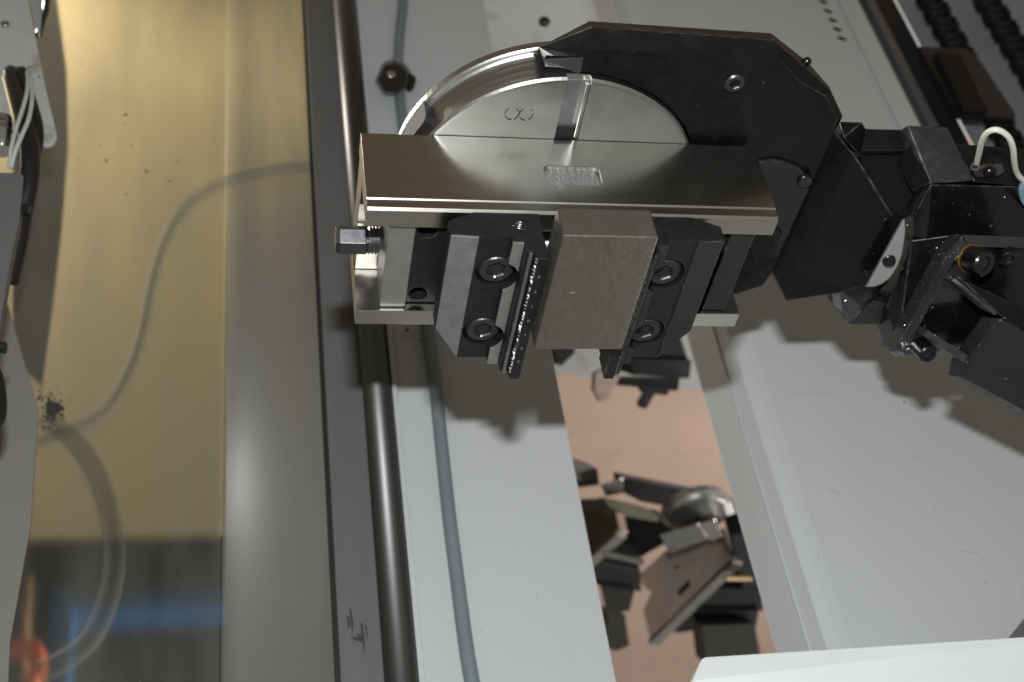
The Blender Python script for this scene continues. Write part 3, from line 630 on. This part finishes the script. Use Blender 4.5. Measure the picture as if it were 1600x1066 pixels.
# scuffed facet near the fork tip
fc = [at(852, 92, z=ZF - 0.0026), at(911, 89.5, z=ZF + 0.0004), at(906, 117, z=ZF + 0.0004), at(878, 104, z=ZF - 0.004)]
mb = MB(); mb.hull(fc + [p + Vector((0, 0.002, -0.004)) for p in fc]); build(mb, 'tip_facet', 'worn_black', arm)
def poly(name, pts, material, vec, z=None, bev=0.0006, parent=arm):
    P = [at(p[0], p[1], z=(p[2] if len(p) > 2 else z)) for p in pts]
    mb = MB(); mb.hull(P + [p + Vector(vec) for p in P]); return build(mb, name, material, parent, bev)
def screw_px(px, py, z, r, h, axis=(0, 0, 1), material='oiled_black', parent=arm):
    return cap_screw(parent, at(px, py, z=z), axis, r, h, material)
screw_px(1149, 132, ZF + 0.0012, 0.0052, 0.006, material='screw_dark')
# round cheek plate beside the vise end
pk = [at(x, y, z=ZF + 0.0022) for x, y in ((1150, 300), (1170, 262), (1190, 254), (1208, 252), (1228, 255), (1248, 263), (1266, 281), (1262, 300), (1214, 402), (1180, 415))]
mb = MB(); mb.prism(pk, (0, 0, -0.0022)); build(mb, 'cheek_plate', 'dark_grey', arm, 0.0003)
for x, y in ((1257, 281), (1209, 364)):
    c = at(x, y, z=ZF + 0.0024); mb = MB(); mb.lathe(c, (0, 0, 1), [(0.0042, -0.002), (0.0042, 0.0014), (0.0034, 0.0022)], n=24); build(mb, 'button_screw', 'oiled_black', arm)
# hinge block: loft from its foot to its inclined top face
B0 = [(1303, 205, -0.006), (1335, 243, 0.004), (1392, 335, 0.014), (1412, 345, 0.014), (1355, 445, 0.016), (1312, 458, 0.015), (1228, 470, 0.004), (1207, 425, -0.006)]
poly('hinge_block', B0, 'black_anodised', (0, 0.006, -0.028))
poly('neck', [(1312, 190, -0.03), (1347, 191, -0.03), (1353, 201, -0.03), (1345, 245, -0.02), (1318, 215, -0.02)], 'black_anodised', RW * 0.03)
poly('neck', [(1340, 201, -0.032), (1420, 203, -0.032), (1440, 235, -0.022), (1340, 235, -0.022)], 'black_anodised', RW * 0.03)
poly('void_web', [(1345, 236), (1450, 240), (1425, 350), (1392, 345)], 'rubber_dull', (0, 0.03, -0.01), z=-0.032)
# steel pivot disc peeping out between the blocks
cr = [(1355, 448), (1368, 448), (1380, 443), (1392, 433), (1402, 418), (1409, 400), (1413, 380), (1415, 360), (1414, 341), (1400, 366)]
P = [at(x, y, z=0.026) for x, y in cr]
mb = MB(); mb.prism(P, RW * 0.006); build(mb, 'pivot_disc', 'satin_light', arm, 0.0006)
c = at(1389, 407, z=0.0265); mb = MB(); mb.lathe(c, (0.25, -0.35, 1), [(0.0036, -0.002), (0.0036, 0.0008), (0.0028, 0.0016)], n=24); build(mb, 'pivot_bolt', 'oiled_black', arm)
# knuckle blocks behind and right of the pivot
poly('knuckle_block', [(1418, 196, -0.022), (1480, 199, -0.022), (1490, 223, -0.016), (1522, 282, 0.002), (1455, 287, 0.002), (1428, 240, -0.012)], 'worn_black', RW * 0.035)
poly('knuckle_block', [(1488, 224, -0.018), (1640, 236, -0.018), (1640, 295, 0.0), (1522, 284, 0.0)], 'black_anodised', RW * 0.035)
poly('knuckle_body', [(1455, 288, 0.001), (1640, 292, 0.001), (1640, 430, 0.02), (1500, 372, 0.012), (1440, 440, 0.016), (1425, 376, 0.006), (1428, 336, 0.002)], 'oiled_black', RW * 0.03)
poly('knuckle_body', [(1424, 376, 0.008), (1500, 366, 0.012), (1480, 420, 0.02), (1402, 545, 0.030), (1396, 527, 0.024), (1386, 480, 0.014), (1410, 420, 0.010)], 'black_anodised', RW * 0.03)
poly('lower_lug', [(1312, 459, 0.004), (1340, 478, 0.008), (1398, 478, 0.010), (1386, 508, 0.006), (1328, 507, 0.004), (1315, 490, 0.004)], 'dark_grey', (0, 0.008, -0.02))
poly('lower_lug', [(1312, 452, 0.012), (1356, 444, 0.014), (1388, 440, 0.014), (1345, 478, 0.013), (1330, 504, 0.008), (1316, 488, 0.006)], 'oiled_black', (0, 0.006, -0.012))
# inclined flange with light edge
poly('flange_edge', [(1479, 399, 0.040), (1494, 404, 0.044), (1414, 552, 0.047), (1402, 541, 0.042)], 'worn_black', (0, 0.010, -0.010))
poly('flange_edge', [(1479, 398, 0.040), (1503, 367, 0.038), (1512, 386, 0.042), (1494, 404, 0.044)], 'worn_black', (0, 0.010, -0.010))
poly('flange_edge', [(1504, 367, 0.038), (1640, 372, 0.042), (1640, 388, 0.046), (1512, 386, 0.042)], 'dark_grey', (0, 0.010, -0.010))
poly('flange_face', [(1495, 402, 0.039), (1512, 386, 0.038), (1640, 388, 0.042), (1640, 520, 0.055), (1478, 556, 0.041), (1416, 556, 0.040), (1408, 548, 0.040)], 'oiled_black', (0, 0.012, -0.010))
poly('bracket_plate', [(1562, 497, 0.075), (1640, 540, 0.086), (1640, 662, 0.092), (1505, 591, 0.066), (1510, 566, 0.066)], 'worn_black', (0, 0.012, -0.012))
poly('bracket_rib', [(1486, 438, 0.054), (1498, 432, 0.054), (1564, 482, 0.072), (1556, 494, 0.072)], 'rib_grey', (0, 0.008, -0.012))
poly('bracket_rib', [(1444, 526, 0.050), (1450, 516, 0.050), (1514, 556, 0.066), (1508, 568, 0.066)], 'rib_grey', (0, 0.008, -0.012))
poly('bracket_web', [(1500, 436, 0.062), (1640, 500, 0.078), (1640, 545, 0.084), (1564, 494, 0.074)], 'black_anodised', (0, 0.006, -0.01))
c = at(1540, 413, z=0.056); ax = -RW * 0.8 + RU * 0.42 + RV * 0.32
cap_screw(arm, c, ax, 0.0070, 0.011, 'oiled_black')
mb = MB(); mb.lathe(c - ax.normalized() * 0.011, ax, [(0.0074, -0.0012), (0.0074, 0.0)], n=28, smooth=False); build(mb, 'amber_washer', 'amber', arm)
cap_screw(arm, at(1502, 405, z=0.0445), (0, 0, 1), 0.0032, 0.003, 'screw_steel')
cap_screw(arm, at(1577, 405, z=0.0480), (0, 0, 1), 0.0052, 0.004, 'oiled_black')
cap_screw(arm, at(1418, 543, z=0.0465), (0, 0, 1), 0.0030, 0.003, 'screw_steel')
cap_screw(arm, at(1451, 555, z=0.058), -RW * 0.8 + RU * 0.2 + RV * 0.45, 0.0052, 0.012, 'oiled_black')
# sensor slot with screw in the knuckle
c = at(1548, 269, z=0.004); mb = MB(); pts = []
e0, e1 = at(1532, 270, z=0.0034), at(1560, 268, z=0.0034)
for k in range(13): t = math.radians(90 + k * 15); pts.append(e0 + Vector((-math.cos(t) * 0.0030 * -1 * -1, math.sin(t) * 0.0030, 0)))
for k in range(13): t = math.radians(-90 + k * 15); pts.append(e1 + Vector((-math.cos(t) * 0.0030, math.sin(t) * 0.0030, 0)))
mb.hull(pts + [p + Vector((0, 0, -0.003)) for p in pts]); build(mb, 'adjusting_slot', 'dull_steel', arm)
c = at(1546, 268, z=0.0045); mb = MB(); mb.lathe(c, (0, 0, 1), [(0.0036, -0.001), (0.0036, 0.0012), (0.002, 0.003)], n=18); build(mb, 'button_screw', 'oiled_black', arm)
# nose screw on the fork rim
c = at(1258, 98, z=ZF - 0.012); mb = MB(); mb.lathe(c, (-0.4, -0.7, 0.2), [(0.0022, -0.002), (0.0022, 0.002), (0.0014, 0.003)], n=14); build(mb, 'rim_screw', 'oiled_black', arm)

# sensor wire
wr = thing('sensor_wire', 'ivory sensor wire looping over the black gripper knuckle', 'wire', at(1524, 262, z=0.006))
wpth = spline([at(x, y, z=z) for x, y, z in ((1526, 255, 0.007), (1530, 240, 0.012), (1534, 222, 0.018), (1541, 209, 0.022), (1553, 203, 0.025), (1566, 206, 0.026), (1577, 216, 0.026), (1583, 232, 0.024), (1585, 252, 0.02), (1588, 268, 0.016), (1597, 280, 0.014), (1612, 286, 0.013))])
mb = MB(); mb.tube(wpth, 0.00155, 12); build(mb, 'insulation', 'wire_ivory', wr)
mb = MB(); mb.tube(spline([at(x, y, z=z) for x, y, z in ((1600, 283, 0.0135), (1596, 296, 0.012), (1599, 312, 0.010), (1612, 330, 0.009))]), 0.0016, 12); build(mb, 'blue_insulation', 'wire_blue', wr)
mb = MB(); mb.lathe(at(1523, 263, z=0.0055), at(1527, 252, z=0.008) - at(1523, 263, z=0.0055), [(0.0018, -0.001), (0.0024, 0.0), (0.0024, 0.0016), (0.0020, 0.003)], n=16); build(mb, 'ferrule', 'chrome', wr)
mb = MB(); mb.lathe(at(1524, 266, z=0.0055), (0, 0, 1), [(0.0016, 0), (0.0012, 0.0012)], n=12); build(mb, 'indicator', 'red_plastic', wr)

# swarf scattered over the arm
random.seed(5)
chips = MB()
def chip(p, s):
    d = Vector((random.gauss(0, 1), random.gauss(0, 1), random.gauss(0, .4))).normalized(); e = d.orthogonal().normalized()
    chips.add([p - d * s, p + e * s * .35, p + d * s, p - e * s * .3, p + Vector((0, -0.3, 1)) * s * .4], [(0, 1, 4), (1, 2, 4), (2, 3, 4), (3, 0, 4), (3, 2, 1, 0)])
def chips_px(n, box, z, s0, s1):
    for _ in range(n):
        chip(at(random.uniform(box[0], box[2]), random.uniform(box[1], box[3]), z=z), random.uniform(s0, s1))
for (x, y, z, s) in ((948, 43, -0.0115, .0016), (940, 44, -0.0115, .0009), (957, 45, -0.0115, .001), (855, 92, -.008, .0016), (862, 98, -.007, .0012), (990, 81, -.0035, .0007), (1095, 75, -.006, .0007), (1014, 144, -.0035, .0006), (1118, 219, -.0035, .0005), (1098, 199, -.0035, .0006),
                     (1573, 592, .083, .0016), (1545, 540, .079, .0008), (1563, 500, .076, .0018), (1570, 497, .077, .0016), (1512, 566, .0668, .001), (1415, 495, .047, .0022), (1440, 495, .046, .0008), (1438, 535, .049, .0030), (1445, 510, .052, .0012), (1487, 433, .056, .0024), (1478, 444, .054, .0010), (1442, 445, .047, .0013), (1440, 460, .047, .0008), (1458, 480, .05, .0016), (1519, 323, .009, .0008), (1515, 335, .011, .0012), (1549, 353, .013, .0011), (1592, 352, .014, .0010), (1488, 296, .004, .0008), (1452, 286, .004, .0009), (1427, 333, .006, .0007), (1425, 378, .011, .0008), (1383, 343, .017, .0009), (1410, 420, .017, .0010), (1400, 437, .018, .0008), (1360, 386, .016, .0005), (1352, 424, .017, .0006), (1490, 395, .0445, .0008), (1467, 398, .0445, .0007), (1455, 415, .045, .0006), (1320, 470, .016, .0012)):
    chip(at(x, y, z=z), s * .95)
chips_px(26, (1330, 280, 1420, 470), 0.017, .0002, .0005)
chips_px(40, (1420, 300, 1600, 430), 0.02, .0002, .0006)
chips_px(40, (1410, 400, 1600, 600), 0.056, .0002, .0006)
chips_px(45, (855, 86, 912, 116), ZF - 0.001, .0002, .0005)
chips_px(30, (920, 60, 1300, 230), ZF + 0.0002, .0001, .00028)
chips_px(16, (690, 470, 715, 550), 0.0717, .0002, .0006)
chips_px(12, (700, 375, 745, 470), 0.0717, .0001, .0003)
chips_px(14, (1030, 340, 1085, 372), 0.066, .0001, .0003)
o = build(chips, 'swarf', 'swarf'); tag(o, 'bright metal swarf specks scattered over gripper and jaws', 'swarf', kind='stuff')

# ------------------------------------------------------------------ stored vises behind the slot
def atp(px, py, pt, n):
    r = RU * ((px - 800) / FPX) + RV * ((py - 533) / FPX) + RW
    return CAM + r * ((pt - CAM).dot(n) / r.dot(n))
def dist_poly(name, pts, material, vec, z, parent, bev=0.001):
    P = [at(x, y, z=z) for x, y in pts]; mb = MB(); mb.hull(P + [p + Vector(vec) for p in P]); return build(mb, name, material, parent, bev)
ZS = -0.285
def spare(p1, p2, label, plate, metal):
    """a spare vise turned almost end-on: polished side plate on its round pallet"""
    a = at(*p1, z=ZS); b = at(*p2, z=ZS); d = (b - a).normalized(); n = Vector((-d.y, d.x, 0))
    if n.dot(CAM - a) < 0: n = -n
    t = thing('spare_vise', label, 'vise', (a + b) / 2 - n * 0.04 + Vector((0, 0, -0.12)), 'spare vises in the rack')
    P = [atp(x, y, a, n) for x, y in plate]; mb = MB(); mb.prism(P, -n * 0.012); side = build(mb, 'side_plate', metal, t, 0.0006)
    mb = MB(); mb.hull([q + o_ for q in (a, b) for o_ in (n * 0.0025 + Vector((0, 0, 0.001)), n * 0.0025 + Vector((0, 0, -0.006)), -n * 0.012 + Vector((0, 0, 0.001)), n * 0.0002 + Vector((0, 0, -0.008)))]); build(mb, 'edge_bar', 'turned_steel', t, 0.0006)
    return t, a, b, d, n, side
s1, a, b, d, n, side = spare((1017, 1006), (1147, 879), 'spare vise standing in the rack behind the slot, wholly in view', ((1000, 896), (1039, 861), (1075, 846), (1110, 838), (1132, 862), (1147, 877), (1017, 1005), (1005, 953), (1017, 926), (1002, 912)), 'spare_plate')
for pts in (((1052, 886), (1061, 882), (1058, 890)), ((1058, 925), (1076, 905), (1078, 916), (1062, 932))):
    mb = MB(); mb.prism([atp(x, y, a + n * 0.0004, n) for x, y in pts], -n * 0.0003); build(mb, 'engraved_mark', 'seam_black', side)
pc = at(1092, 806, z=ZS - 0.035)
mb = MB(); mb.lathe(pc - Vector((0, 0, 0.022)), (0, 0, 1), [(0.040, 0.008), (0.042, 0.009), (0.042, 0.015), (0.038, 0.016), (0.036, 0.021), (0.034, 0.022)], n=64, smooth=False); build(mb, 'pallet', 'turned_steel', s1)
mb = MB(); mb.prism([atp(x, y, a - n * 0.004, n) for x, y in ((1110, 836), (1128, 826), (1138, 862), (1132, 866))], -n * 0.004); build(mb, 'cheek', 'pale_metal', s1)
mb = MB(); mb.hull([at(x, y, z=z_) for x, y in ((1030, 836), (1092, 818), (1108, 842), (1046, 864)) for z_ in (ZS - 0.012, ZS - 0.03)]); build(mb, 'body_block', 'dull_steel', s1, 0.0015)
mb = MB(); mb.hull([at(x, y, z=z_) for x, y in ((1094, 818), (1118, 812), (1130, 838), (1112, 846)) for z_ in (ZS - 0.012, ZS - 0.03)]); build(mb, 'body_block', 'turned_steel', s1, 0.0015)
mb = MB(); mb.hull([at(x, y, z=ZS - 0.02 + k) for x, y in ((1130, 790), (1142, 783), (1149, 802), (1135, 806)) for k in (0, 0.004)]); build(mb, 'bright_tag', 'white_plastic', s1, 0.001)  # white chip stands in for a glint on the steel
s2, a, b, d, n, side = spare((880, 912), (966, 836), 'spare vise in the rack half hidden behind the narrow grey panel', ((880, 812), (915, 790), (938, 776), (962, 800), (968, 828), (964, 836), (880, 908)), 'rail_steel')
mb = MB(); mb.hull([at(x, y, z=z_) for x, y in ((938, 757), (974, 747), (976, 770), (946, 776)) for z_ in (ZS - 0.06, ZS - 0.075)]); build(mb, 'end_block', 'turned_steel', s2, 0.002)
mb = MB(); mb.hull([at(x, y, z=z_) for x, y in ((905, 780), (950, 778), (1000, 790), (1035, 806), (1028, 816), (975, 800), (940, 792), (905, 795)) for z_ in (ZS - 0.05, ZS - 0.058)]); build(mb, 'jaw_top', 'rail_steel', s2, 0.001)
rk = thing('storage_rack', 'black and grey storage rack clamps around the spare vises', 'rack', at(1080, 920, z=-0.6))
DV = Vector((0, 0.03, -0.03))
dist_poly('grey_beam', [(974, 746), (1114, 774), (1119, 803), (1083, 799), (1000, 784), (974, 770)], 'strip_grey', DV, -0.36, rk)
dist_poly('grey_beam', [(880, 716), (934, 733), (937, 758), (908, 762), (880, 760)], 'strip_grey', DV, -0.36, rk)
dist_poly('clamp_body', [(968, 806), (1040, 806), (1060, 838), (1000, 872), (960, 856)], 'rubber_dull', DV, -0.36, rk)
BV = Vector((0, 0.004, -0.05))
dist_poly('clamp_body', [(928, 876), (1001, 893), (1002, 925), (930, 914)], 'rubber_dull', BV, -0.30, rk)
dist_poly('clamp_body', [(938, 917), (992, 924), (984, 955), (948, 960)], 'rubber', BV, -0.29, rk)
dist_poly('clamp_body', [(1092, 922), (1190, 922), (1193, 955), (1090, 957)], 'rubber_dull', BV, -0.30, rk)
dist_poly('clamp_body', [(1080, 957), (1186, 955), (1182, 981), (1088, 979)], 'rubber', BV, -0.29, rk)
dist_poly('clamp_body', [(1142, 838), (1168, 830), (1194, 918), (1160, 920)], 'rubber_dull', BV, -0.30, rk)
dist_poly('clamp_body', [(1060, 955), (1090, 950), (1092, 985), (1056, 990)], 'rubber', DV, -0.29, rk)
dist_poly('tie_bar', [(943, 862), (1008, 876), (1006, 884), (946, 871)], 'dull_steel', DV * .3, -0.28, rk)
dist_poly('tie_bar', [(1134, 902), (1176, 903), (1176, 908), (1136, 908)], 'wood', DV * .3, -0.27, rk)
dist_poly('support_post', [(1097, 978), (1180, 975), (1192, 1040), (1104, 1040)], 'dark_grey', DV, -0.27, rk)
dist_poly('support_post', [(950, 961), (977, 961), (984, 1009), (963, 1018), (944, 1012)], 'dark_grey', DV, -0.29, rk)
# lower clamp seen below the right jaw
lc = thing('rack_clamp', 'black rack clamp above the pink floor just below the right jaw', 'clamp', at(1010, 590, z=-0.72))
ZL = -0.42
dist_poly('clamp_body', [(975, 520), (1062, 520), (1080, 575), (1076, 592), (985, 585)], 'rubber_dull', (0, 0.03, -0.03), ZL, lc)
dist_poly('clamp_plate', [(985, 560), (1081, 562), (1078, 591), (990, 586)], 'rubber', (0, 0.01, -0.008), ZL + .004, lc)
dist_poly('clamp_plate', [(972, 588), (1063, 590), (1060, 611), (966, 602)], 'rubber', (0, 0.01, -0.008), ZL, lc)
dist_poly('clamp_plate', [(1000, 604), (1047, 606), (1044, 618), (1005, 613)], 'rubber_dull', (0, 0.01, -0.008), ZL, lc)
dist_poly('clamp_plate', [(930, 583), (975, 565), (952, 625), (938, 628), (928, 610)], 'pale_metal', (0, 0.01, -0.01), ZL - .03, lc)  # pinkish tone stands in for a reflection on the metal
dist_poly('clamp_foot', [(1000, 628), (1020, 600), (1032, 602), (1010, 640), (1000, 637)], 'dark_grey', (0, 0.01, -0.01), ZL - .03, lc)
lk = thing('rack_clamp', 'small black rack part just under the lower edge of the steel block', 'clamp', at(880, 555, z=-0.72))
dist_poly('clamp_body', [(864, 545), (900, 545), (898, 552), (880, 555), (878, 572), (870, 570)], 'rubber_dull', (0, 0.02, -0.02), ZL, lk)

# ------------------------------------------------------------------ foreground: left bracket, cables, white cover
YL = 0.19
bk = thing('cable_bracket', 'dirty white sheet bracket with screw at the upper left corner', 'bracket', at(40, 120, y=YL))
out = [at(x, y, y=YL) for x, y in ((-80, -60), (36, -60), (46, 10), (60, 80), (74, 150), (88, 205), (89, 216), (84, 224), (74, 228), (64, 226), (48, 165), (36, 112), (28, 101), (14, 100), (4, 106), (2, 118), (14, 165), (22, 200), (-80, 215))]
mb = MB(); mb.prism(out, (0, 0.0025, 0)); build(mb, 'plate', 'white_paint', bk, 0.0004)
c = at(8, 39, y=YL - 0.0002); mb = MB(); mb.lathe(c, (0, -1, 0), [(0.0029, 0), (0.0029, 0.0016), (0.0016, 0.0022), (0.0012, 0.0010)], n=20); build(mb, 'screw_head', 'screw_steel', bk)
for x, y in ((63, 121), (46, 108)):
    c = at(x, y, y=YL - 0.0002); mb = MB(); mb.lathe(c, (0, -1, 0), [(0.0013, 0), (0.0013, 0.001), (0.0006, 0.0016)], n=12); build(mb, 'rivet', 'chrome', bk)
o2 = [at(x, y, y=YL + 0.02) for x, y in ((40, -60), (68, -60), (66, 10), (62, 60), (56, 40))]
mb = MB(); mb.prism(o2, (0, 0.002, 0)); build(mb, 'rear_tab', 'panel_grey_dark', bk)
cb = spline([at(x, y, y=YL + d) for x, y, d in ((74, -40, .03), (72, 10, .03), (66, 32, .03), (60, 55, .028))]); mb = MB(); mb.tube(cb, 0.0026, 12); tag(build(mb, 'black_cable', 'rubber'), 'short black cable beside the top of the white bracket', 'cable')
cb = spline([at(x, y, y=YL + d) for x, y, d in ((12, 96, .012), (22, 130, .004), (34, 170, -.002), (44, 210, -.004), (48, 250, -.002), (44, 290, .004), (36, 330, .012), (28, 380, .02), (14, 440, .03))])
mb = MB(); mb.tube(cb, 0.0062, 16); tag(build(mb, 'cable_conduit', 'rubber'), 'thick glossy black conduit passing through the white bracket', 'conduit')
cb = spline([at(x, y, y=YL + d) for x, y, d in ((34, 110, .0), (50, 160, -.002), (60, 200, -.002), (58, 235, 0), (48, 270, .004))])
mb = MB(); mb.tube(cb, 0.0034, 14); tag(build(mb, 'black_cable', 'rubber'), 'black cable bulging right of the thick conduit over the bracket edge', 'cable')
for pts, lab in ((((36, 104, 0.003), (43, 120, -.004), (42, 145, -.009), (34, 175, -.011), (24, 205, -.011), (17, 235, -.010), (15, 262, -.008)), 'left of two thin grey wires hanging over the black conduit'),
                 (((41, 106, 0.003), (48, 128, -.005), (50, 155, -.009), (45, 185, -.011), (34, 212, -.012), (24, 236, -.011), (17, 262, -.008)), 'right of two thin grey wires hanging over the black conduit')):
    mb = MB(); mb.tube(spline([at(x, y, y=YL + d) for x, y, d in pts]), 0.00145, 10); tag(build(mb, 'grey_wire', 'wire_grey'), lab, 'wire', 'thin grey wires')
cn = thing('cable_connector', 'silver round cable connector at the left picture edge', 'connector', at(2, 215, y=YL))
a = at(4, 186, y=YL - .003); b = at(2, 262, y=YL - .003); mb = MB(); mb.lathe(a, b - a, [(0.0050, 0), (0.0062, 0.001), (0.0062, 0.010), (0.0055, 0.0105), (0.0066, 0.012), (0.0066, 0.015), (0.0055, 0.016), (0.0055, 0.032)], n=28); build(mb, 'shell', 'chrome', cn)
dk = thing('steel_bar', 'dark steel bar with black bolts along the left picture edge', 'bar', at(10, 400, y=YL))
o3 = [at(x, y, y=YL - 0.004) for x, y in ((-60, 268), (30, 270), (37, 274), (30, 345), (18, 400), (6, 470), (-8, 560), (-60, 560))]
mb = MB(); mb.prism(o3, (0, 0.010, 0)); build(mb, 'bar', 'strip_grey', dk, 0.0006)
for x, y in ((41, 327), (4, 543)):
    c = at(x - 6, y, y=YL + 0.002); mb = MB(); mb.lathe(c, (-1, 0, 0.1), [(0.0034, -0.002), (0.0034, 0.0035), (0.0026, 0.0045)], n=8, smooth=False); build(mb, 'bolt', 'rubber', dk)
cb = spline([at(x, y, y=YL + .01) for x, y in ((-14, 565), (-2, 590), (3, 625), (1, 652), (-10, 668))]); mb = MB(); mb.tube(cb, 0.0028, 12); tag(build(mb, 'black_cable', 'rubber'), 'short black cable loop low on the left picture edge', 'cable')

def atd(px, py, d): return CAM + (RU * ((px - 800) / FPX) + RV * ((py - 533) / FPX) + RW) * d
A = atd(1098, 1027, 0.76); B = atd(1700, 989, 0.745); 
wc = thing('white_cover', 'overexposed white plastic cover at the lower right corner', 'cover', A)
pts = [A, B, A + Vector((0.008, 0.004, 0.012)), A + Vector((0.012, 0.02, 0.05)), B + Vector((0, 0.02, 0.05)), A + Vector((0.004, 0.04, 0.004)), B + Vector((0, 0.04, 0.004)), B + Vector((0, 0.06, 0.05)), A + Vector((0.012, 0.06, 0.05))]
mb = MB(); mb.hull(pts); build(mb, 'cover_shell', 'white_plastic', wc, 0.0016, 3)
mb = MB(); E0 = A + Vector((0.0085, 0.004, 0.012)); E1 = A + Vector((0.0125, 0.02, 0.05)); mb.hull([E0, E1, E0 + Vector((.003, .004, .003)), E1 + Vector((.003, .004, .003)), E0 + Vector((0, .02, 0)), E1 + Vector((0, .02, 0))]); build(mb, 'yellow_edge', 'yellow_plastic', wc)
g = [at(x, y, y=YR - 0.02) for x, y in ((1572, 1002), (1604, 962), (1640, 940), (1640, 1010))]
mb = MB(); mb.prism(g, (0, 0.004, 0)); tag(build(mb, 'corner_plate', 'strip_grey'), 'small dark corner plate above the white cover at the right edge', 'plate')
